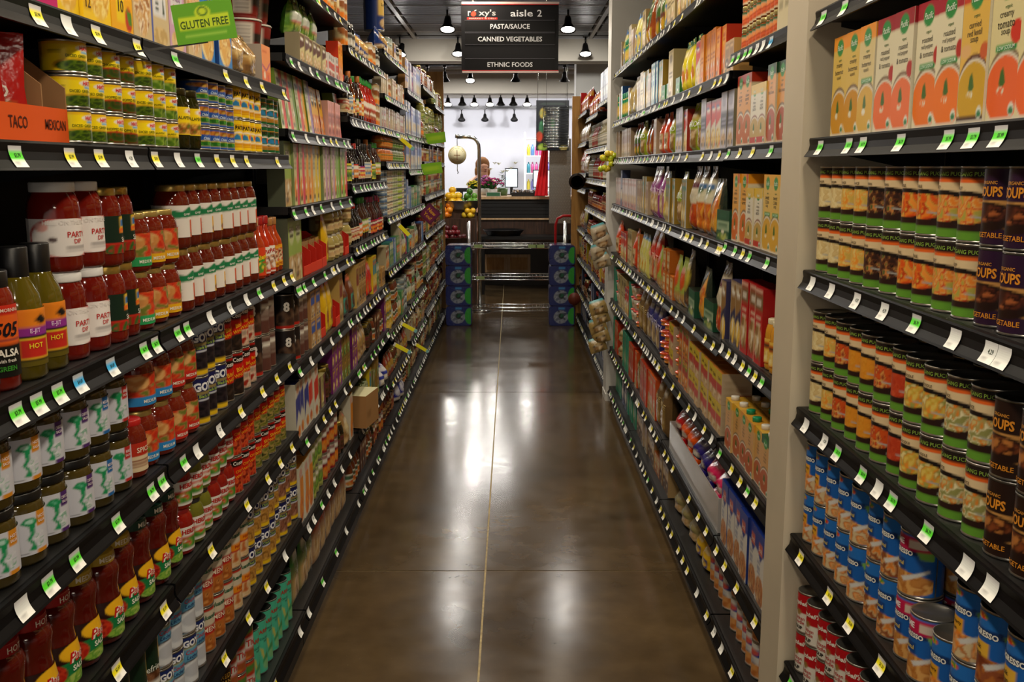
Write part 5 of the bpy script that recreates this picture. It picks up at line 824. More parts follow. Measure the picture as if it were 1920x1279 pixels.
row('R', Z[1], 1.35, [('camp', 14, 2, 2)], SH(1, W_), y1=2.33)
W_ = 'broth bay'; Z = S_Z
row('R', Z[6], 2.53, [('crem', 3), ('spij', 9, 3)], SH(6, W_), y1=3.21)
row('R', Z[5], 2.535, [('pcog', 3), ('pccn', 2), ('pcor', 2)], SH(5, W_), y1=3.22)
row('R', Z[4], 2.535, [('pcye', 3), .01, ('pccn', 2), ('pcpo', 2)], SH(4, W_), y1=3.22)
row('R', Z[3], 2.535, [('pcrl', 1), ('bear', 2), ('rdbx', 3), ('navy', 2)], SH(3, W_), y1=3.21)
row('R', Z[2], 2.533, [('pcd', 2, 1, 2), ('pcw', 1, 1, 2), ('pcg', 2, 1, 2), ('pcw', 2, 1, 2)], SH(2, W_), y1=3.22)
row('R', Z[1], 2.535, [('swbx', 7)], SH(1, W_), y1=3.21)
row('R', Z[0], 2.53, [('swca', 8, 2)], SH(0, W_), setback=.03, y1=3.21)
W_ = 'snack bin bay'; Z = R_Z
row('R', Z[7], 3.24, [('tanx', 3), ('couy', 3), ('tlgx', 4), ('tanx', 2)], SH(7, W_), y1=4.41)
row('R', Z[6], 3.24, [('cbrb', 2, 1), ('chex', 2), ('oran', 6), ('couy', 1), ('yelg', 3), ('gtry', 1), ('tanx', 1)], SH(6, W_), y1=4.41)
row('R', Z[5], 3.24, [('grxp', 2), ('couy', 3), ('grxp', 1), ('arbo', 2), ('couy', 1)], SH(5, W_), y1=4.41)
row('R', Z[4], 3.24, [('dtry', 1), ('tria', 1), ('past', 2), ('pasm', 1), ('tlgx', 2), ('arbo', 1), ('tanx', 1)], SH(4, W_), y1=4.41)
row('R', Z[3], 3.235, [('navy', 1), ('pasm', 1), ('dtry', 1), ('tria', 1), ('dtry', 1), ('bkpb', 1), ('grnr', 2), ('orbx', 1)], SH(3, W_), y1=4.41)
row('R', Z[2], 3.24, [('stuf', 8, 2), ('macx', 3, 2), ('hotp', 1, 4)], SH(2, W_), y1=4.41)
row('R', Z[0], 3.24, [('swca', 4, 2), ('yelc', 2, 1, 2), ('gold', 1, 1, 3), ('gold', 2, 1, 2)], SH(0, W_), setback=.04, y1=4.41)
W_ = 'rice bag bay'
row('R', Z[7], 4.44, [('tanx', 2), ('ycan', 1), ('ricd', 2), ('rich', 2)], SH(7, W_), y1=5.63)
row('R', Z[6], 4.44, [('tanx', 1), ('gtry', 2), ('tlgx', 2), ('blgx', 3), ('tnbx', 2), ('tlgx', 3)], SH(6, W_), y1=5.63)
row('R', Z[5], 4.44, [('arbo', 1), ('rrd', 2), ('tnbx', 2), ('rich', 3)], SH(5, W_), y1=5.63)
row('R', Z[4], 4.44, [('tlgx', 2), ('yelr', 1), ('basp', 3), ('tnbx', 2), ('tlgx', 2), ('tnbx', 4)], SH(4, W_), y1=5.63)
row('R', Z[3], 4.44, [('orbx', 2, 2), ('grnr', 2), ('basr', 2), ('yelr', 3), ('rrd', 1)], SH(3, W_), y1=5.63)
row('R', Z[2], 4.44, [('hotp', 2, 4), ('basu', 3), ('baso', 3)], SH(2, W_), y1=5.63)
row('R', Z[1], 4.44, [('baso', 2), ('orgt', 3), ('rdor', 4)], SH(1, W_), y1=5.63)
row('R', Z[0], 4.44, [('bro2', 3, 1), ('orbx', 2), ('bro2', 3), ('tnbx', 4)], SH(0, W_), setback=.03, y1=5.63)
W_ = 'grain bay'
row('R', Z[7], 5.66, [('ycan', 2), ('tnbx', 3), ('tanx', 1), ('shak', 4)], SH(7, W_), y1=6.6)
row('R', Z[6], 5.66, [('tnbx', 2), ('clrb', 2), ('tnbx', 1), ('shak', 4, 1), ('blgx', 1)], SH(6, W_), y1=6.78)
row('R', Z[5], 5.66, [('ricd', 2), ('tnbx', 10)], SH(5, W_), y1=6.78)
row('R', Z[4], 5.66, [('wpkx', 14), ('pnut', 1)], SH(4, W_), y1=6.78)
row('R', Z[3], 5.66, [('rrd', 1), ('tanx', 2), ('couy', 4), ('hotp', 1, 3)], SH(3, W_), y1=6.78)
row('R', Z[2], 5.66, [('cupw', 2, 4), ('tlbx', 2), ('couy', 2), ('tanx', 3)], SH(2, W_), y1=6.78)
row('R', Z[1], 5.66, [('rdor', 3), ('tlbx', 9), ('gold', 1, 2), ('gold', 1, 2)], SH(1, W_), y1=6.78)
row('R', Z[0], 5.66, [('tlbx', 14), ('pnut', 4)], SH(0, W_), setback=.03, y1=6.78)
for bn, Z, a, e in (('jam bay', U_Z[:-1]+[2.085], 7.12, 8.09), ('ketchup bay', U_Z, 8.12, 9.29), ('small bag bay', [.11, .40, .72, 1.012, 1.40, 1.545, 1.83, 2.11], 9.32, 10.39)):
    last = bn.startswith('small')
    fill('R', Z[7], a, e, ['pnut'] if bn == 'jam bay' else ['bagl', 'rdbx', 'bagl'], SH(7, bn), .25, tmax=1)
    fill('R', Z[6], a, e, ['whib', 'whib'] if bn == 'jam bay' else (['bagl', 'tanb'] if last else ['katc', 'katc', 'whib']), SH(6, bn), .25, (3, 5), tmax=1)
    fill('R', Z[5], a, e, ['katc', 'whib', 'katc'] if not last else ['redy', 'tanb', 'rrd'], SH(5, bn), .22, (3, 5), tmax=1)
    if not last: fill('R', Z[4], a, e, ['jamj', 'psr1', 'jamj'], SH(4, bn), .22, (3, 5), tmax=1)
    fill('R', Z[3], a, e, ['pnbj', 'jamj', 'pnbj'] if not last else ['tanb', 'bkpb', 'redy'], SH(3, bn), .21, (3, 4), tmax=1)
    fill('R', Z[2], a, e, ['jamj', 'redy', 'psr1', 'yelx'], SH(2, bn), .24, (1, 3), tmax=2)
    fill('R', Z[1], a, e, ['psr3', 'caps', 'soyb', 'pnut'], SH(1, bn), .3, (1, 3), tmax=1)
    fill('R', Z[0], a, e, ['pnut', 'caps', 'blux', 'wbx3'], SH(0, bn), .25, (1, 3), setback=.03, tmax=1)

# ---- cardboard display tray with taco packets on the salsa side
tr = empty('packet_display', (-.708-.085, 1.30, A_Z[5]+.0005)); tag(tr, 'orange cardboard display tray lettered TACO and MEXICAN', 'display tray')
b = MB(); OR = 'e0581c'; TL = .356
b.box(-.08, .082, 0, TL, 0, .003, OR); link('tray_bottom', b.mesh('tray_bottom'), tr)
b = MB(); printed(b, lambda u, v, o: (.084+o, u*TL, v*.052), TL, .052, 30, 8, OR, [t('TACO', .53, .5, .34, '4c1c10', w=.16), t('MEXICAN', .87, .5, .3, '4c1c10', w=.2)], 'paper', lift=.0008); b.box(.081, .0835, 0, TL, 0, .052, OR); link('front_wall', b.mesh('front_wall'), tr)
for k, y in enumerate((0, .27, TL-.003)):
    b = MB(); v = [(.0835, y, 0), (-.08, y, 0), (-.08, y, .15), (.02, y, .135), (.0835, y, .085 if k else .05)]; v2 = [(x, y+.003, z) for x, _, z in v]
    b.add(v+v2, [(0, 1, 2, 3, 4), (9, 8, 7, 6, 5)]+[(i, i+5, (i+1) % 5+5, (i+1) % 5) for i in range(5)], lin('a07850' if k else OR), 'paper'); link('side_wall', b.mesh('side_wall'), tr)
for i in range(6):
    put(PR['tacp'], (-.766-.005*(i % 3), 1.425+.023*i, A_Z[5]+.006), 0, f'red taco seasoning packet, {ORD[i]} in the orange display tray', 'packets in the orange tray', rot=(.07*(i % 3)-.05, -.03, -1.25+.04*i))
# ---- clear bin of cracker packs
bn = empty('snack_bin', (.69, 3.24, R_Z[1]+.0005)); tag(bn, 'clear grey plastic bin heaped with cracker multipacks', 'bin')
b = MB(); b.box(0, .004, 0, 1.05, 0, .12, 'a09c98', 'acrylic'); link('front_panel', b.mesh('front_panel'), bn)
for y in (0, 1.046):
    b = MB(); b.box(.004, .3, y, y+.004, 0, .12, 'a09c98', 'acrylic'); link('side_panel', b.mesh('side_panel'), bn)
b = MB(); b.box(.004, .3, .004, 1.046, 0, .004, 'a09c98', 'acrylic'); link('bottom_panel', b.mesh('bottom_panel'), bn)
ks = ['snp']*2+['snb']*2+['sno']*2+['snr']; cn = {}
for lay in range(2):
    for i, k in enumerate(ks):
        for r_ in range(2):
            n = cn.get(k, 0); cn[k] = n+1
            put(PR[k], (.76+.11*r_, 3.33+i*.147+.02*lay, R_Z[1]+.006+lay*.088), PI+R.uniform(-.25, .25), f"{PR[k].desc}, {ORD[n]} of its colour in the clear bin", 'cracker packs in the clear bin')

# ---- goods jutting into the aisle on the lower salsa side shelves
put(PR['ctnb'], (-.745, 4.60, C_Z[1]+.005), -.15, 'brown cardboard carton jutting over the third shelf edge', None)
for i in range(5): put(PR['bluw'], (-.755+.012*(i % 2), 6.31+.128*(i % 3), D_Z[0]+.0005+(.122 if i > 2 else 0)), .2*(i % 3)-.2, f'violet blue foil snack bag low on the salsa side, {ORD[i]} of the heap', 'violet blue snack bags')
for i in range(2): put(PR['blut'], (-.745, 5.42+.15*i, C_Z[1]+.0005), .1, f'blue and white striped bag near yellow sale flag, {ORD[i]} along', 'striped bags')
# ================================================================== SIGNS AND SHELF FLAGS
def flat(S_w, S_h, base, ops, res, mat='gloss', th=.004, lift=.001):
    """upright board facing -y, centred; x to the right, z up"""
    b = MB(); printed(b, lambda u, v, o: ((u-.5)*S_w, -th/2-o, (v-.5)*S_h), S_w, S_h, *res, base, ops, mat, lift=lift)
    b.box(-S_w/2, S_w/2, -th/2+.0003, th/2, -S_h/2, S_h/2, base, mat); return b
SY = 8.0; sw, sh_ = .74, .505; szc = 2.318+sh_/2
sg = empty('aisle_sign', (-.012, SY, szc)); tag(sg, 'black hanging aisle 2 sign with white lettering', 'sign')
def rounded(w, h, r, th, c, mat='gloss'):
    b = MB(); pts = []
    for cx, cz, a0 in ((w/2-r, h/2-r, 0), (-w/2+r, h/2-r, 90), (-w/2+r, -h/2+r, 180), (w/2-r, -h/2+r, 270)):
        for k in range(6): a = math.radians(a0+18*k); pts.append((cx+r*math.cos(a), cz+r*math.sin(a)))
    n = len(pts); v = [(x, -th/2, z) for x, z in pts]+[(x, th/2, z) for x, z in pts]
    b.add(v, [tuple(range(n)), tuple(range(2*n-1, n-1, -1))]+[(i, i+n, (i+1) % n+n, (i+1) % n) for i in range(n)], lin(c), mat); return b
b = rounded(sw, sh_, .02, .02, '121216', 'paper'); link('board', b.mesh('board'), sg)
for s, nm in ((1, 'top_rail'), (-1, 'bottom_rail')):
    b = MB(); b.box(-sw/2+.005, sw/2+.003, -.014, .014, s*sh_/2-.006, s*sh_/2+.010, 'c8b4b0', 'gloss'); b.box(-sw/2+.006, sw/2, -.0145, .0145, s*sh_/2-.012 if s > 0 else s*sh_/2+.008, s*sh_/2-.006 if s > 0 else s*sh_/2+.014, 'b01c20', 'gloss'); link(nm, b.mesh(nm), sg)
for zc, hh, tx_ in ((.085, .084, 'PASTA/SAUCE'), (-.008, .084, 'CANNED VEGETABLES'), (-.196, .084, 'ETHNIC FOODS')):
    b = MB(); printed(b, lambda u, v, o: ((u-.5)*.68, -.0125-o, zc+(v-.5)*hh), .68, hh, 3, 3, '0a0a0d', [t(tx_, .5, .48, .42, 'd4d6dc', w=.86, b=.012)], 'paper', lift=.001)
    b.box(-.34, .34, -.012, -.009, zc-hh/2, zc+hh/2, '0a0a0d')
    b.box(-.342, .342, -.0135, -.009, zc-hh/2-.002, zc-hh/2, '5c5c64', 'gloss'); b.box(-.342, .342, -.0135, -.009, zc+hh/2, zc+hh/2+.002, '5c5c64', 'gloss'); link('slat', b.mesh('slat'), sg)
b = MB()
def txt3(b, s, x, z, h, c, w=None, shear=0, bold=.0, y=-.0112):
    v, f = letters(s, shear, bold); q = v*h
    if w and (q[:, 0].max()-q[:, 0].min()) > 0: q[:, 0] *= w/(q[:, 0].max()-q[:, 0].min())
    b.add([(x+p[0], y, z+p[1]) for p in q], f, lin(c), 'paper')
txt3(b, 'aisle', .09, .18, .05, 'd4d6dc', .17, 0, .012); link('word_lettering', b.mesh('word_lettering'), sg); b = MB(); txt3(b, '2', .225, .18, .05, 'd4d6dc', .035, 0, .012); link('number_lettering', b.mesh('number_lettering'), sg); b = MB()
txt3(b, 'r', -.31, .178, .036, '9a9a9c', .022, 0, .012); txt3(b, "xy's", -.17, .178, .058, '9a9a9c', .13, 0, .012)
b.box(-.325, -.095, -.0112, -.0105, .134, .149, 'b02420'); txt3(b, 'MARKET & DELI', -.21, .142, .010, 'd8a098', .2, 0, .012, -.0116)
link('name_lettering', b.mesh('name_lettering'), sg)
b = MB(); n = 20
b.add([(-.276+.019*math.cos(2*PI*k/n)*(1+.08*math.sin(4*PI*k/n)), -.0113, 0.174+.019*math.sin(2*PI*k/n)) for k in range(n)], [tuple(range(n))], lin('c83420')); b.add([(-.277, -.0114, .19), (-.273, -.0114, .191), (-.268, -.0114, .204), (-.272, -.0114, .206)], [(0, 1, 2, 3)], lin('4c2c1c')); b.add([(-.27, -.0114, .194), (-.258, -.0114, .196), (-.252, -.0114, .205), (-.264, -.0114, .203)], [(0, 1, 2, 3)], lin('d8d0c8'))
link('apple_emblem', b.mesh('apple_emblem'), sg)
for x in (-.28, .28):
    b = MB(); b.tube([(x, 0, sh_/2+.008), (x, 0, CZ+.05-szc)], .002, GF, 'chrome'); b.lathe([(.007, 0), (.007, .03)], GF, 8, 'chrome', at=(x, 0, sh_/2+.008)); link('hanger', b.mesh('hanger'), sg)
# shelf talkers standing out from the shelf edge
def talker(name, y, z, w, h, base, ops, label, res=(20, 12), tilt=0, yaw=0, out=.05, group=None, side='L', corner=False):
    x = XL+.02+out if side == 'L' else XR-.02-out
    o = link(name, (b := flat(w, h, base, ops, res, lift=.0006, th=.002)).mesh(name), None, (x, y, z), 0, (0, tilt, yaw)); tag(o, label, 'shelf sign', group)
    b = MB(); s = -1 if side == 'L' else 1; b.box(min(0, s*(out+w/2)), max(0, s*(out+w/2)), .002, .0026, -h/2-.002, -h/2+.002, '303030', 'plastic'); link('clip', b.mesh('clip'), o); return o
gf = [('r', .08, .34, .92, .66, 'b8d028'), ('e', .5, .74, .13, .16, 'b8d028'), ('e', .5, .76, .09, .12, '3c6c1c'), ('e', .5, .76, .06, .08, 'b8d028'), t('GLUTEN FREE', .5, .47, .2, '2c4c10', w=.8), ('h', .15, .16, .85, .26, '8cbc40', 1)]
talker('gluten_free_sign', 1.85, 1.852, .105, .068, '5c9c1c', gf, 'green and yellow GLUTEN FREE shelf sign', (44, 28), -.14, .06, .14)
for i, (y, z) in enumerate(((8.45, 1.835), (8.0, 1.59))):
    talker('shelf_flag', y, z, .16, .085, '78b024', [('r', .1, .4, .9, .6, 'a8cc30')], ('upper', 'lower')[i]+' plain green shelf sign far down the salsa side', (8, 6), -.12, 0, .06, 'far green shelf signs')
o = talker('shelf_flag', 7.75, 1.25, .12, .12, '4c1c38', [('r', .06, .06, .94, .94, '6c2048'), t('New', .5, .68, .24, 'e0a828', w=.6), t('You!', .5, .32, .24, 'e0a828', w=.6)], 'diamond shaped purple New for You shelf sign', (8, 8), PI/4, 0, .06)
for i, (y, z, a) in enumerate(((5.75, .62, .5), (6.15, .68, .5), (7.0, .40, .55), (6.0, 1.28, .8), (6.2, 1.79, .7))):
    talker('sale_flag', y, z-.05, .11, .022, 'ece428', [('r', .84, 0, 1, 1, '78b4bc'), ('r', 0, 0, .1, 1, 'd8d8d0')], f'{ORD[i]} narrow yellow sale flag jutting into the aisle, counted outward', (16, 3), a, 0, .05, 'narrow yellow sale flags')
b = MB(); b.lathe([(.0, -.003), (.075, -.003), (.075, .003), (0, .003)], '1c1210', 24, 'gloss'); b.lathe([(.055, .0035), (0, .0035)], '4c1c18', 20, 'gloss')
o = link('round_flag', b.mesh('round_flag'), None, (.60, 9.4, 1.47), 0, (PI/2, 0, 0)); tag(o, 'round black shelf sign by the maple end panel', 'shelf sign')
b = MB(); b.lathe([(.0, -.003), (.06, -.003), (.06, .003), (0, .003)], '6c3428', 20, 'gloss')
o = link('round_flag', b.mesh('round_flag'), None, (.60, 9.6, .36), 0, (PI/2, 0, 0)); tag(o, 'round brown shelf sign near the floor by water packs', 'shelf sign')
# hanging strips of packets on the white post
for nm, z0, n, c, c2, lab in (('packet', 1.13, 4, 'b0a48c', '3c2820', 'tan packet'), ('sweet_packet', .62, 5, '9c8450', '241c1c', 'shiny gold packet')):
    gbag('clip'+nm, 'snack_packet', lab+' hanging on the white post', .12, .1, .04, c, c2, '48b0c0', 't', 1, res=(12, 10))
    for i in range(n): put(PR['clip'+nm], (.60+.02*(i % 2), 6.80, z0-.065*i), PI/2*3+R.uniform(-.4, .4), f'{lab} hanging on the white post, {ORD[i]} from the top', lab+' strip', rot=(.3, R.uniform(-.2, .2), -PI/2+R.uniform(-.3, .3)))
b = MB()
for k in range(14): b.ball((R.uniform(-.05, .05), R.uniform(-.02, .02), R.uniform(-.06, .06)), .022, R.choice(['c8cc28', 'd8c030', 'a8b820']), 'film', 7)
o = link('sponge_bunch', b.mesh('sponge_bunch'), None, (.64, 6.80, 1.63)); tag(o, 'bunch of yellow green net scrubbers on the white post', 'scrubbers')
# ================================================================== TRACK LAMPS
lm = MB(); lm.lathe([(0, .11), (.02, .11), (.026, .085), (.03, .05), (.055, .012), (.062, 0), (.058, 0), (.05, .012), (.0, .03)], GF, 16, 'black_metal'); LAMP_B = lm.mesh('shade')
lm = MB(); lm.lathe([(0, .006), (.05, .006), (.05, .009), (0, .011)], GF, 16, 'lamp_glow'); LAMP_G = lm.mesh('bulb_face')
lm = MB(); lm.lathe([(0, .006), (.05, .006), (.05, .009), (0, .011)], '303030', 16, 'plastic'); LAMP_O = lm.mesh('bulb_face')
lm = MB(); lm.tube([(0, 0, .10), (0, 0, .16)], .008, GF, 'black_metal'); lm.box(-.02, .02, -.05, .05, .16, .19, GF, 'black_metal'); LAMP_S = lm.mesh('stem')
NL = 0
def lamp(x, y, z, on, tx=0, ty=0, what='', scale=1.0):
    """root at the lamp's centre; the mount goes up to the track, the shade tilts under it"""
    global NL
    o = empty('track_lamp', (x, y, z)); o.scale = (scale,)*3
    tag(o, f"{'lit' if on else 'unlit'} black track lamp, {ORD[NL % 20]} {what}", 'lamp', 'black track lamps under the ceiling'); NL += 1
    s = link('shade', LAMP_B, o, rot=(tx, ty, 0)); link('bulb_face', LAMP_G if on else LAMP_O, s); link('stem', LAMP_S, o)
NL = 0
for x, on in ((-.60, 1), (.53, 1)): lamp(x, 9.85, 2.955-.09, on, -.35, 0, 'of the pair above the aisle sign', 1.25)
NL = 0
for x in (-1.25, -.6, .83): lamp(x, 11.75, 2.845, 1, -.35, .2 if x < -1 else 0, 'along the black pipe', 1.2)
b = MB(); b.tube([(-6, 11.75, 3.075), (6, 11.75, 3.075)], .03, GF, 'black_metal', 10); o = link('lamp_track', b.mesh('lamp_track')); tag(o, 'thick black lamp pipe in front of the beige beam', 'lamp track')
NL = 0
for x, on in ((-1.16, 1), (-.92, 0), (-.57, 1), (.06, 0), (.73, 0), (1.16, 1)): lamp(x, 14.4, 2.77, on, -.45 if on else .3, 0, 'on the middle track', 1.15)
b = MB(); b.box(-6, 6, 14.38, 14.42, 2.975, 3.01, GF, 'black_metal'); [b.tube([(x_, 14.4, 3.0), (x_, 14.4, 3.15)], .006, GF, 'black_metal', 6) for x_ in (-4, -1.5, 1.5, 4)]; o = link('lamp_track', b.mesh('lamp_track')); tag(o, 'thin black lamp track behind the first beam', 'lamp track')
NL = 0
for x, on in ((-1.06, 1), (-.82, 0), (-.62, 1), (-.36, 1), (-.18, 0), (.03, 0), (.26, 1)): lamp(x, 17.3, 2.62, on, -.45 if on else .3, 0, 'on the far track', 1.2)
b = MB(); b.box(-6, 6, 17.28, 17.32, 2.80, 2.87, GF, 'black_metal'); o = link('lamp_track', b.mesh('lamp_track')); tag(o, 'far black lamp track before the pale wall', 'lamp track')
NL = 0
for x in (-.9, -.48, .05): lamp(x, 18.7, 2.44, 0, -.5, 0, 'close to the pale wall', 1.1)
b = MB(); b.box(-6, 6, 18.68, 18.72, 2.64, 2.68, GF, 'black_metal'); b.tube([(-5, 18.7, 2.66), (-5, 18.7, 2.9)], .01, GF, 'black_metal'); b.tube([(5, 18.7, 2.66), (5, 18.7, 2.9)], .01, GF, 'black_metal'); o = link('lamp_track', b.mesh('lamp_track')); tag(o, 'black lamp track on the pale wall', 'lamp track')

# ================================================================== FAR END OF THE STORE
# shrink wrapped drink packs
def pack(x, y, z, lab):
    o = empty('drink_pack', (x, y, z)); tag(o, lab, 'drink pack', 'stacked drink packs at the aisle end')
    b = MB(); w, h, d = .265, .205, .26; pr = []
    n = 24
    for k in range(n):
        a = 2*PI*k/n; cx, cz = math.cos(a), math.sin(a); e = .28
        pr.append((w/2*math.copysign(abs(cx)**e, cx), h/2+h/2*math.copysign(abs(cz)**e, cz)))
    C = []
    v = [(px, -d/2, pz) for px, pz in pr]+[(px, d/2, pz) for px, pz in pr]
    b.add(v, [tuple(range(n)), tuple(range(2*n-1, n-1, -1))]+[(i, i+n, (i+1) % n+n, (i+1) % n) for i in range(n)], lin('14205c'), 'film'); link('wrap', b.mesh('wrap'), o)
    b = MB(); printed(b, lambda u, v, o_: ((u-.5)*w*.92, -d/2-.001-o_, h*.04+v*h*.92), w, h, 36, 28, '18286c', [('f', .46, .45, .30, .36, ['8c94a4', '5c6478', 'a4acb8', '3c4458']), ('e', .48, .5, .12, .16, '14241c'), ('f', .5, .52, .09, .1, ['1c5c44', '143c30']), ('e', .95, .5, .2, .44, '2c9c34'), ('r', .36, .86, .62, .97, '3c84c4')], 'film', lift=.001); link('end_print', b.mesh('end_print'), o)
for s, nm in ((-1, 'maple panel of the salsa side'), (1, 'red hand truck')):
    for k in range(4): pack(s*.525-.012, 10.36, k*.2065+.0005, f"blue drink pack beside the {nm}, {ORD[k]} from the floor")
# chrome wire rack across the aisle end
rk = empty('wire_rack', (-.02, 11.0, 0)); tag(rk, 'chrome wire rack standing across the aisle end', 'rack')
for x in (-.44, .60):
    for y in (-.15, .15): b = MB(); b.tube([(x, y, 0), (x, y, 1.02)], .0125, GF, 'chrome'); link('post', b.mesh('post'), rk)
for z in (.10, .44, .78):
    b = MB()
    for y in (-.15, .15):
        for dz in (0, -.035): b.tube([(-.44, y, z+dz), (.60, y, z+dz)], .005, GF, 'chrome', 6)
        for k in range(20): b.tube([(-.44+.052*k, y, z), (-.414+.052*k, y, z-.035), (-.388+.052*k, y, z)], .0022, GF, 'chrome', 4)
    for k in range(26): b.tube([(-.43+.04*k, -.15, z+.004), (-.43+.04*k, .15, z+.004)], .0022, GF, 'chrome', 4)
    w_ = link('wire_shelf', b.mesh('wire_shelf'), rk)
    for x in ((-.38, .2, .28) if z > .7 else ((-.36,) if z > .4 else ())):
        b = MB(); b.box(x, x+.09, -.158, -.156, z-.03, z+.005, 'a0b878', 'gloss'); link('price_label', b.mesh('price_label'), w_)
# hanging scale on its chrome stand
ss = empty('scale_stand', (-.355, 11.3, 0)); tag(ss, 'tall bent chrome pole of the hanging scale', 'scale stand')
b = MB(); b.lathe([(.12, 0), (.12, .012), (.03, .02)], GF, 20, 'chrome'); link('base', b.mesh('base'), ss)
b = MB(); b.tube([(0, 0, .02), (0, 0, 1.78), (-.005, 0, 1.84), (-.025, 0, 1.885), (-.06, 0, 1.915), (-.11, 0, 1.925), (-.24, 0, 1.925)], .019, GF, 'chrome', 12); b.lathe([(.022, -.02), (.022, .02)], GF, 10, 'chrome', at=(-.24, 0, 1.935)); link('pole', b.mesh('pole'), ss)
sc_ = empty('hanging_scale', (-.595, 11.3, 1.73)); tag(sc_, 'round cream dial scale hanging from the chrome pole', 'scale')
b = MB(); b.lathe([(0, -.035), (.095, -.035), (.10, -.02), (.10, .02), (.095, .03), (0, .03)], 'b8ac80', 28, 'plastic'); o = link('housing', b.mesh('housing'), sc_); o.rotation_euler = (PI/2, 0, 0)
b = MB(); b.lathe([(0, .0355), (.082, .0355), (.082, .034)], 'd0c8a4', 28, 'paper'); b.box(-.003, .003, -.05, .055, .036, .037, '5c2c1c'); b.box(-.035, .035, -.003, .003, .036, .037, '8c5c3c')
for k in range(24): a = 2*PI*k/24; b.box(.073*math.cos(a)-.002, .073*math.cos(a)+.002, .073*math.sin(a)-.002, .073*math.sin(a)+.002, .036, .0368, '3c3020')
o = link('dial', b.mesh('dial'), sc_); o.rotation_euler = (PI/2, 0, 0)
b = MB(); b.tube([(0, 0, .1), (0, 0, .19)], .004, GF, 'steel'); b.tube([(0, 0, -.1), (0, 0, -.17), (.012, 0, -.185), (.0, 0, -.2)], .005, GF, 'steel'); link('hook', b.mesh('hook'), sc_)
# produce display
def pile(kind, cx, cy, z, n, r, cols, spread, lab, grp, sq=(1, 1, 1), stem=None):
    m = {}
    for i in range(n):
        c = cols[i % len(cols)]
        if c not in m: b = MB(); b.ball((0, 0, 0), r, c, 'fruit', 10, sq); m[c] = b.mesh(kind)
        lay = 0 if i < n*.55 else (1 if i < n*.88 else 2); f = spread*(1-.33*lay)
        a = 2.39996*i; q = math.sqrt((i % 9+.5)/9)*f
        o = link(kind, m[c], None, (cx+q*math.cos(a)*1.0, cy+q*math.sin(a)*.7, z+r*sq[2]*1.01+lay*r*1.4), R.uniform(0, 6)); tag(o, f'{lab}, {ORD[i % 20]} from the bottom', kind, grp)
st = empty('produce_stand', (-1.05, 12.2, 0)); tag(st, 'dark wooden produce stand behind the drink packs', 'produce stand')
b = MB(); b.box(-.8, .62, -.35, .35, .0, .62, GF, 'dark_wood'); link('base_cabinet', b.mesh('base_cabinet'), st)
b = MB(); b.box(-.8, .62, -.55, .35, .62, .66, GF, 'dark_wood'); link('lower_tier', b.mesh('lower_tier'), st)
b = MB(); b.box(-.8, .62, -.13, .35, .66, 1.0, GF, 'dark_wood'); link('riser', b.mesh('riser'), st)
def bowl(nm, x, y, z, r, h, mat, c, lab, cat):
    b = MB(); b.lathe([(r*.78, 0), (r*.8, .004), (r, h), (r*1.02, h+.006), (r*.98, h+.006), (r*.76, .012), (0, .012)], c, 28, mat); o = link(nm, b.mesh(nm), None, (x, y, z)); tag(o, lab, cat); return o
b = MB(); b.box(.1, .62, .0, .34, 1.0, 1.0995, GF, 'dark_wood'); link('bowl_block', b.mesh('bowl_block'), st)
bowl('metal_bowl', -.62, 12.36, 1.10, .25, .10, 'steel', GF, 'wide brushed steel bowl of lemons and limes', 'bowl')
pile('lemon', -.72, 12.36, 1.15, 12, .048, ['d8b020', 'd8a418'], .13, 'yellow lemon heaped in the steel bowl', 'lemons in the steel bowl', (1, 1, .9)); pile('lime', -.51, 12.36, 1.16, 11, .04, ['4c7c20', '3c6c1c', '5c8c2c'], .10, 'green lime heaped in the steel bowl', 'limes in the steel bowl')
bowl('wicker_basket', -.70, 11.88, .6605, .22, .13, 'dark_wood', GF, 'brown wicker basket of dark red apples', 'basket')
pile('apple', -.70, 11.88, .76, 18, .036, ['5c1018', '6c141c', '481014'], .15, 'dark red apple in the wicker basket', 'apples in the wicker basket')
pile('orange', -.78, 12.19, 1.0, 9, .04, ['d87818', 'e08c20'], .1, 'orange on the ledge under the steel bowl', 'oranges on the ledge'); pile('mango', -.5, 12.19, 1.0, 8, .036, ['d8b428', 'd8a820'], .09, 'yellow mango on the ledge under the steel bowl', 'mangoes on the ledge')
# checkout counter
ct = empty('checkout_counter', (.0, 13.6, 0)); tag(ct, 'black slatted checkout counter with maple trim', 'counter')
b = MB(); b.box(-.62, .92, -.34, .45, 1.19, 1.225, GF, 'maple_light'); link('counter_top', b.mesh('counter_top'), ct)
for k in range(5): b = MB(); b.box(-.40, .90, -.30, -.27, .95+.047*k, .992+.047*k, GF, 'black_metal'); link('slat', b.mesh('slat'), ct)
b = MB(); b.box(-.42, .92, -.32, -.26, .925, .945, GF, 'maple_light'); link('trim_strip', b.mesh('trim_strip'), ct)
b = MB(); b.box(-.40, .90, -.26, .42, .56, 1.185, '181412', 'plastic'); link('body', b.mesh('body'), ct)
b = MB(); b.box(-.40, .90, -.285, -.262, .60, .925, GF, 'dark_wood'); link('front_panel', b.mesh('front_panel'), ct)
for x in (-.38, -.06): 
    b = MB(); b.box(x, x+.32, .30, .33, .17, .42, GF, 'maple_light'); d_ = link('door', b.mesh('door'), ct); b = MB(); b.box(x+.04, x+.28, .292, .30, .21, .38, GF, 'maple'); link('door_panel', b.mesh('door_panel'), d_)
b = MB(); b.box(-.4, .9, .33, .42, .0, .56, '0c0c0c', 'plastic'); link('plinth', b.mesh('plinth'), ct)
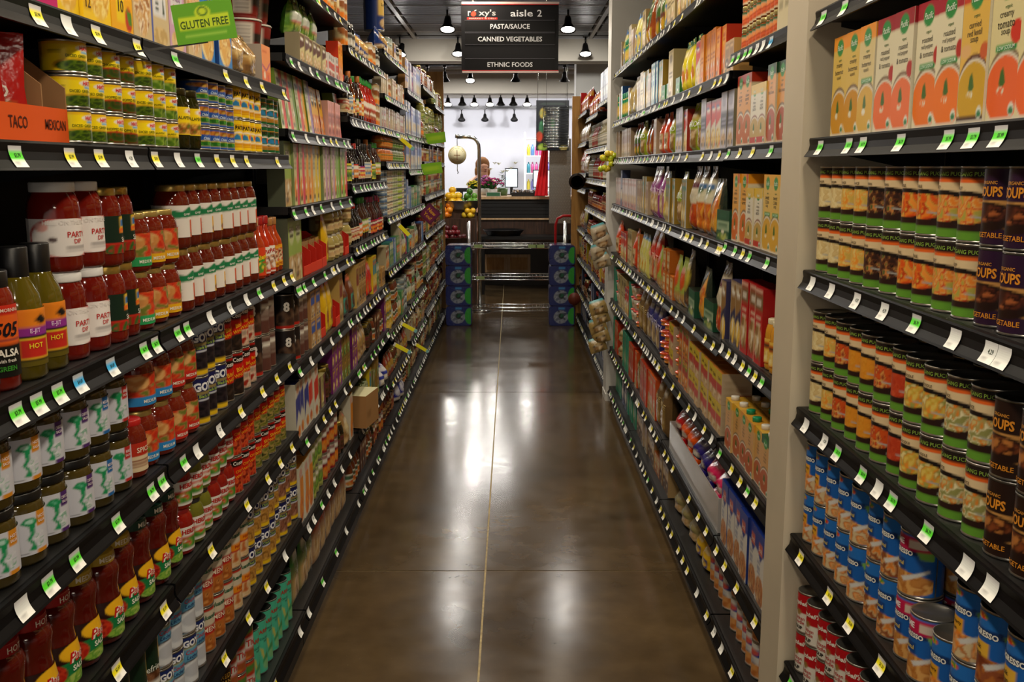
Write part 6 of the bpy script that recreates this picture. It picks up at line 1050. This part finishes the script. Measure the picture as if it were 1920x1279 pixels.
for x in (-.40, .86): b = MB(); b.box(x, x+.05, -.28, -.2, 0, .56, '0e0e0e', 'plastic'); link('leg', b.mesh('leg'), ct)
bowl('wire_basket', -.1, 13.0, .74, .26, .07, 'plastic', '18181a', 'shallow black basket before the counter', 'basket')
tb = empty('low_table', (.05, 13.0, 0)); tag(tb, 'black low table in front of the checkout counter', 'table')
b = MB(); b.box(-.45, .75, -.2, .22, .70, .74, '121212', 'plastic'); link('table_top', b.mesh('table_top'), tb)
for x in (-.43, .70):
    for y in (-.18, .17): b = MB(); b.box(x, x+.035, y, y+.035, 0, .70, '121212', 'plastic'); link('leg', b.mesh('leg'), tb)
# things on the counter
def potted(x, y, z, cols, lab, spread=.13, n=60, h=.14, leafy=True):
    o = empty('potted_flowers', (x, y, z)); tag(o, lab, 'flowers')
    b = MB(); b.lathe([(.05, 0), (.065, .09), (.06, .09), (0, .085)], 'c8c4bc', 14, 'plastic'); link('pot', b.mesh('pot'), o)
    b = MB()
    for k in range(40):
        a = R.uniform(0, 2*PI); q = R.uniform(.3, 1)*spread; zz = .09+R.uniform(.02, h*.8); w = .012
        p = Vector((q*math.cos(a), q*math.sin(a), zz)); b.add([(0, 0, .08), tuple(p+Vector((w*math.sin(a), -w*math.cos(a), 0))), tuple(p*1.25+Vector((0, 0, -.01))), tuple(p+Vector((-w*math.sin(a), w*math.cos(a), 0)))], [(0, 1, 2, 3)], lin(R.choice(['2c5c24', '3c7030', '244c1c'])), 'paper')
    f = link('foliage', b.mesh('foliage'), o); f['kind'] = 'stuff'
    b = MB()
    for k in range(n):
        a = R.uniform(0, 2*PI); q = math.sqrt(R.random())*spread*1.1; b.ball((q*math.cos(a), q*math.sin(a), .09+h*(1-.5*(q/spread)**2)+R.uniform(-.01, .02)), .014, R.choice(cols), 'fabric', 6, (1.2, 1.2, .6))
    f = link('blossoms', b.mesh('blossoms'), o); f['kind'] = 'stuff'
potted(-.25, 13.45, 1.2255, ['a82c6c', 'c04484', '982060'], 'magenta chrysanthemums in a pot on the counter', .15); potted(-.50, 13.45, 1.2255, ['d8c428', 'e0d040'], 'yellow blooms in a pot on the counter', .09, 40, .1); potted(-.36, 13.86, 1.2255, ['b86ca8', 'c884b8'], 'lilac blooms in a pot behind the yellow ones', .08, 40, .16)
o = empty('lily_plant', (-.12, 13.75, 1.2255)); tag(o, 'white lily plant with long narrow leaves', 'flowers')
b = MB(); b.lathe([(.06, 0), (.075, .1), (.07, .1), (0, .095)], '5c7c4c', 14, 'plastic'); link('pot', b.mesh('pot'), o)
b = MB()
for k in range(60):
    a = R.uniform(0, 2*PI); z0 = R.uniform(.1, .3); L = R.uniform(.08, .14); d1 = Vector((math.cos(a), math.sin(a), .45)).normalized()
    p0 = Vector((0, 0, z0)); w = Vector((-math.sin(a), math.cos(a), 0))*.008; b.add([tuple(p0), tuple(p0+d1*L*.5+w), tuple(p0+d1*L+Vector((0, 0, -.02))), tuple(p0+d1*L*.5-w)], [(0, 1, 2, 3)], lin(R.choice(['2c5434', '3c6844', '1c4428'])), 'paper')
f = link('leaves', b.mesh('leaves'), o); f['kind'] = 'stuff'
for k in range(7):
    b = MB(); cx = -.16+.055*k; cz = .33+.06*math.sin(k*1.3)+.02*k % .05; a0 = R.uniform(0, 6)
    for j in range(6):
        a = a0+j*PI/3; b.add([(cx, 0, cz), (cx+.03*math.cos(a)-.012*math.sin(a), .03*math.sin(a)+.012*math.cos(a), cz+.03), (cx+.07*math.cos(a), .07*math.sin(a), cz+.035), (cx+.03*math.cos(a)+.012*math.sin(a), .03*math.sin(a)-.012*math.cos(a), cz+.03)], [(0, 1, 2, 3)], lin('e0e4d4'), 'paper')
    link('blossom', b.mesh('blossom'), o)
def monitor(x, y, z, w, h, lab):
    o = empty('monitor', (x, y, z)); tag(o, lab, 'monitor')
    b = MB(); b.box(-w/2, w/2, 0, .03, .1, .1+h, '1c1c20', 'plastic'); link('case', b.mesh('case'), o)
    b = MB(); b.box(-w/2+.012, w/2-.012, -.002, 0, .112, .088+h, GF, 'screen_glow'); link('screen', b.mesh('screen'), o)
    b = MB(); b.box(-.08, .08, -.05, .08, 0, .012, '1c1c20', 'plastic'); b.box(-.02, .02, .01, .03, .012, .12, '1c1c20', 'plastic'); link('stand', b.mesh('stand'), o)
monitor(-.0, 14.0, 1.2255, .18, .26, 'narrow bright screen beside the lilies'); monitor(.42, 14.0, 1.2255, .26, .24, 'wide bright screen between lilies and red cloth')
o = empty('counter_basket', (.22, 13.42, 1.2255)); tag(o, 'dark basket of wrapped sweets on the counter', 'basket')
b = MB(); b.box(-.22, .22, -.08, .08, 0, .05, '1c1816', 'plastic'); link('tray', b.mesh('tray'), o)
b = MB()
for k in range(70): b.ball((R.uniform(-.2, .2), R.uniform(-.07, .07), .055+R.uniform(0, .02)), .014, R.choice(['b8b0a8', '8c8480', '4c4444', 'c8a87c', '6c5c54']), 'film', 5)
f = link('sweets', b.mesh('sweets'), o); f['kind'] = 'stuff'
b = MB(); b.box(.0, .19, .0, .05, 0, .055, 'b8b4ac', 'plastic'); b.box(.01, .18, -.002, 0, .005, .05, '3c6c4c', 'gloss'); o = link('leaflet_box', b.mesh('leaflet_box'), None, (-.33, 13.285, 1.2255)); tag(o, 'pale leaflet box with green front on the counter', 'box')
# card reader / cash register left of the pole
o = empty('card_reader', (-.66, 13.5, 1.0)); tag(o, 'dark blue card reader on a post beside the pole', 'card reader')
b = MB(); b.box(-.02, .02, 0, .04, 0, .28, '1c2440', 'plastic'); link('post', b.mesh('post'), o); b = MB(); b.box(-.10, .10, -.02, .05, .28, .33, '141824', 'plastic'); link('keypad', b.mesh('keypad'), o)
# red cloth hanging, steel column
b = MB(); nx = 17; v = []; 
for j in range(9):
    for i in range(nx): u = i/(nx-1); z = 1.24+.62*(1-j/8); w = .14*(.45+.55*j/8); v.append((.43+(u-.5)*w*1.2-.05*j/8, 13.12+.02*math.sin(u*20+j*.4), z))
b.add(v, gridfaces(nx, 9), lin('d8242c'), 'fabric', True); v2 = [(x, y+.012, z) for x, y, z in v]; b.add(v2, [f[::-1] for f in gridfaces(nx, 9)], lin('a0121a'), 'fabric', True)
o = link('red_apron', b.mesh('red_apron')); tag(o, 'folded red apron hanging beside the steel column', 'apron')
b = MB(); b.tube([(.43, 13.125, 1.86), (.50, 12.95, 1.86), (.52, 12.9, 1.86)], .006, GF, 'steel', 6); link('hook', b.mesh('hook'), o)
o = empty('steel_column', (.625, 12.92, 0)); tag(o, 'diamond plate steel column beneath the vegetable poster', 'column')
b = MB(); b.box(-.15, .12, -.05, .0, .9, 1.95, GF, 'steel'); link('plate', b.mesh('plate'), o)
b = MB()
for i in range(8):
    for j in range(28):
        x = -.14+.033*i+(.016 if j % 2 else 0); z = .92+.037*j; s = 1 if j % 2 else -1
        b.add([(x-.012, -.051, z-.01*s), (x, -.056, z-.003), (x+.012, -.051, z+.01*s), (x, -.056, z+.003)], [(0, 1, 2, 3)], lin('d8d8d4'), 'tin')
f = link('tread_pattern', b.mesh('tread_pattern'), o); f['kind'] = 'stuff'
# vegetable poster with a wire grid in front
o = empty('hanging_poster', (.50, 12.6, 2.10)); tag(o, 'dark vegetable poster hanging on chains', 'poster')
b = flat(.40, .60, '20242c', [('f', .2, .74, .09, .1, ['c8b050', 'a8a858']), ('f', .16, .45, .07, .14, ['4c8c5c', '38704c']), ('f', .1, .28, .1, .1, ['c84830', 'a83c28']), ('f', .2, .07, .14, .07, ['88a838', 'a8bc50']), ('f', .84, .06, .12, .05, ['c8b060', 'd8c880']), ('f', .5, .55, .06, .1, ['2c6c3c', '1c5030']), ('e', .5, .93, .4, .015, '405048')], (30, 40)); link('panel', b.mesh('panel'), o)
for x in (-.18, .18): b = MB(); b.tube([(x, 0, .3), (x, 0, 1.049)], .003, GF, 'chrome'); link('chain', b.mesh('chain'), o)
o = empty('wire_grid', (.54, 12.52, 2.08)); tag(o, 'silver wire grid hung in front of the vegetable poster', 'wire grid')
b = MB(); b.tube([(-.15, 0, -.24), (.15, 0, -.24), (.15, 0, .24), (-.15, 0, .24), (-.15, 0, -.24)], .005, GF, 'chrome', 6); link('rim', b.mesh('rim'), o)
for x in (-.12, .12): b = MB(); b.tube([(x, 0, .24), (x, 0, 1.069)], .0015, GF, 'chrome', 4); link('hanging_wire', b.mesh('hanging_wire'), o)
for k in range(26): b = MB(); b.tube([(-.15, 0, -.23+.0184*k), (.15, 0, -.23+.0184*k)], .0045, GF, 'chrome', 5); link('bar', b.mesh('bar'), o)
# shelf with toiletries against the far wall
o = empty('wall_shelving', (.55, 18.0, 0)); tag(o, 'white shelving unit against the pale wall', 'shelving')
for x in (-.33, .31): b = MB(); b.box(x, x+.03, 0, .35, 0, 2.2, GF, 'white_card'); link('side_panel', b.mesh('side_panel'), o)
for z in (.9, 1.2, 1.5, 1.8, 2.1): b = MB(); b.box(-.3, .31, 0, .35, z-.02, z, GF, 'white_card'); link('shelf', b.mesh('shelf'), o)
for z in (1.2, 1.5, 1.8):
    for k in range(8):
        c = R.choice(['3c8ca0', '48a0a8', '6c6cb0', 'b84c84', 'c8ccd0', '4c7cb8', 'd0c040']); b = MB(); b.lathe([(.028, 0), (.03, .1), (.028, .15), (.012, .16), (.012, .19), (0, .19)], c, 10, 'plastic')
        q = link('lotion_bottle', b.mesh('lotion_bottle'), None, (.30+.07*k, 18.1, z+.0005)); tag(q, f"lotion bottle on the white wall shelving, {ORD[k]} along, {'lower' if z < 1.3 else 'middle' if z < 1.6 else 'upper'} shelf", 'bottle', 'lotion bottles on white shelving')
# red hand truck
o = empty('hand_truck', (.60, 10.63, 0)); tag(o, 'red tubular hand truck behind the drink packs', 'hand truck')
b = MB(); b.tube([(-.14, 0, .02), (-.14, 0, 1.0), (-.12, 0, 1.07), (-.06, 0, 1.1), (.02, 0, 1.1)], .014, 'b01c20', 'gloss', 10); b.tube([(.10, 0, .02), (.10, 0, 1.0), (.08, 0, 1.07), (.02, 0, 1.1)], .014, 'b01c20', 'gloss', 10); link('frame', b.mesh('frame'), o)
b = MB(); b.box(-.18, .12, -.14, .0, .01, .02, 'a01c20', 'gloss'); link('toe_plate', b.mesh('toe_plate'), o)
for x in (-.17, .13):
    b = MB(); b.lathe([(0, -.02), (.08, -.02), (.09, -.01), (.09, .01), (.08, .02), (0, .02)], '181818', 18, 'plastic'); w_ = link('wheel', b.mesh('wheel'), o, (x, .04, .09)); w_.rotation_euler = (0, PI/2, 0)
# balloons / bright toys beyond the salsa side
for i, (x, z, c) in enumerate(((-1.14, 1.72, 'c83860'), (-1.16, 1.56, '2c7c84'), (-1.14, 1.46, 'd04038'), (-1.13, 1.34, '3c9c48'), (-1.15, 1.24, '8c5c9c'))):
    b = MB(); b.ball((0, 0, 0), .07, c, 'gloss', 14, (1, 1, 1.1)); b.lathe([(0, -.09), (.012, -.088), (.004, -.074)], c, 8, 'gloss'); b.tube([(0, 0, -.09), (.004, 0, -z+.01)], .0015, 'c8c8c8', 'plastic', 4)
    o = link('balloon', b.mesh('balloon'), None, (x-.03*i, 14.6+.16*i, z)); tag(o, f"{('pink', 'teal', 'coral', 'green', 'mauve')[i]} balloon beyond the maple end panel", 'balloon', 'balloons beyond the end panel')
# ------------------------------------------------------------------ cashier behind the counter
me = bpy.data.meshes.new('person'); J = {'pel': (0, 0, .95), 'chest': (0, 0, 1.22), 'up': (0, 0, 1.40), 'neck': (.005, -.01, 1.49), 'hd': (.02, -.02, 1.58), 'top': (.02, -.015, 1.67), 'sl': (-.16, 0, 1.38), 'el': (-.21, -.02, 1.12), 'wl': (-.16, -.2, 1.02), 'sr': (.16, 0, 1.38), 'er': (.21, -.02, 1.12), 'wr': (.16, -.2, 1.02), 'kl': (-.09, 0, .5), 'al': (-.09, .01, .06), 'tl': (-.09, -.14, .03), 'kr': (.09, 0, .5), 'ar': (.09, .01, .06), 'tr': (.09, -.14, .03)}
rad = {'pel': .14, 'chest': .13, 'up': .11, 'neck': .05, 'hd': .085, 'top': .07, 'sl': .06, 'el': .042, 'wl': .03, 'sr': .06, 'er': .042, 'wr': .03, 'kl': .07, 'al': .045, 'tl': .04, 'kr': .07, 'ar': .045, 'tr': .04}
ed = [('pel', 'chest'), ('chest', 'up'), ('up', 'neck'), ('neck', 'hd'), ('hd', 'top'), ('up', 'sl'), ('sl', 'el'), ('el', 'wl'), ('up', 'sr'), ('sr', 'er'), ('er', 'wr'), ('pel', 'kl'), ('kl', 'al'), ('al', 'tl'), ('pel', 'kr'), ('kr', 'ar'), ('ar', 'tr')]
nm = list(J); vv = [J[k] for k in nm]; ee = [(nm.index(a), nm.index(c_)) for a, c_ in ed]; rr_ = [rad[k] for k in nm]
for s, w in ((-1, 'wl'), (1, 'wr')):                       # five short finger chains on each palm
    wi = nm.index(w); base = Vector(J[w]); pm = len(vv); vv.append(tuple(base+Vector((0, -.05, -.02)))); rr_.append(.028); ee.append((wi, pm))
    for k in range(5):
        off = (k-2)*.017 if k < 4 else s*-.04; a_ = len(vv); vv.append(tuple(Vector(vv[pm])+Vector((off, -.04 if k < 4 else -.01, -.008)))); rr_.append(.009); ee.append((pm, a_))
        vv.append(tuple(Vector(vv[a_])+Vector((off*.2, -.03+.004*abs(k-1), -.02)))); rr_.append(.007); ee.append((a_, a_+1))
me.from_pydata(vv, ee, []); po = link('person', me, None, (-.42, 14.6, 0), .35)
md = po.modifiers.new('skin', 'SKIN')
for i, q in enumerate(me.skin_vertices[0].data): q.radius = (rr_[i],)*2; q.use_root = (i == 0)
po.modifiers.new('sub', 'SUBSURF').render_levels = 1
m_, nt_, b_ = nodes('body_skin'); b_.inputs['Base Color'].default_value = (*lin('c08c70'), 1); me.materials.append(m_)
tag(po, 'person with light brown hair in dark top behind the counter', 'person')
b = MB(); b.ball((.02, .035, 1.635), .104, '7a5230', 'fabric', 14, (1, 1, 1.08)); b.ball((-.05, .04, 1.54), .06, '8c6238', 'fabric', 10, (.8, .8, 1.5)); b.ball((.09, .04, 1.54), .06, '8c5c30', 'fabric', 10, (.8, .8, 1.5)); link('hair', b.mesh('hair'), po)
b = MB(); b.lathe([(.17, .92), (.165, 1.1), (.175, 1.25), (.18, 1.36), (.13, 1.43), (.07, 1.46)], '1c1c24', 20, 'fabric'); link('shirt', b.mesh('shirt'), po)
b = MB()
for x in (-.02, .055): b.ball((x, -.107, 1.60), .008, '241810', 'plastic', 6)
b.ball((.018, -.115, 1.575), .012, 'b88468', 'skin', 6, (.8, 1, 1.3)); b.ball((.018, -.107, 1.545), .016, '9c4c48', 'skin', 6, (1.2, .5, .4)); link('face', b.mesh('face'), po)
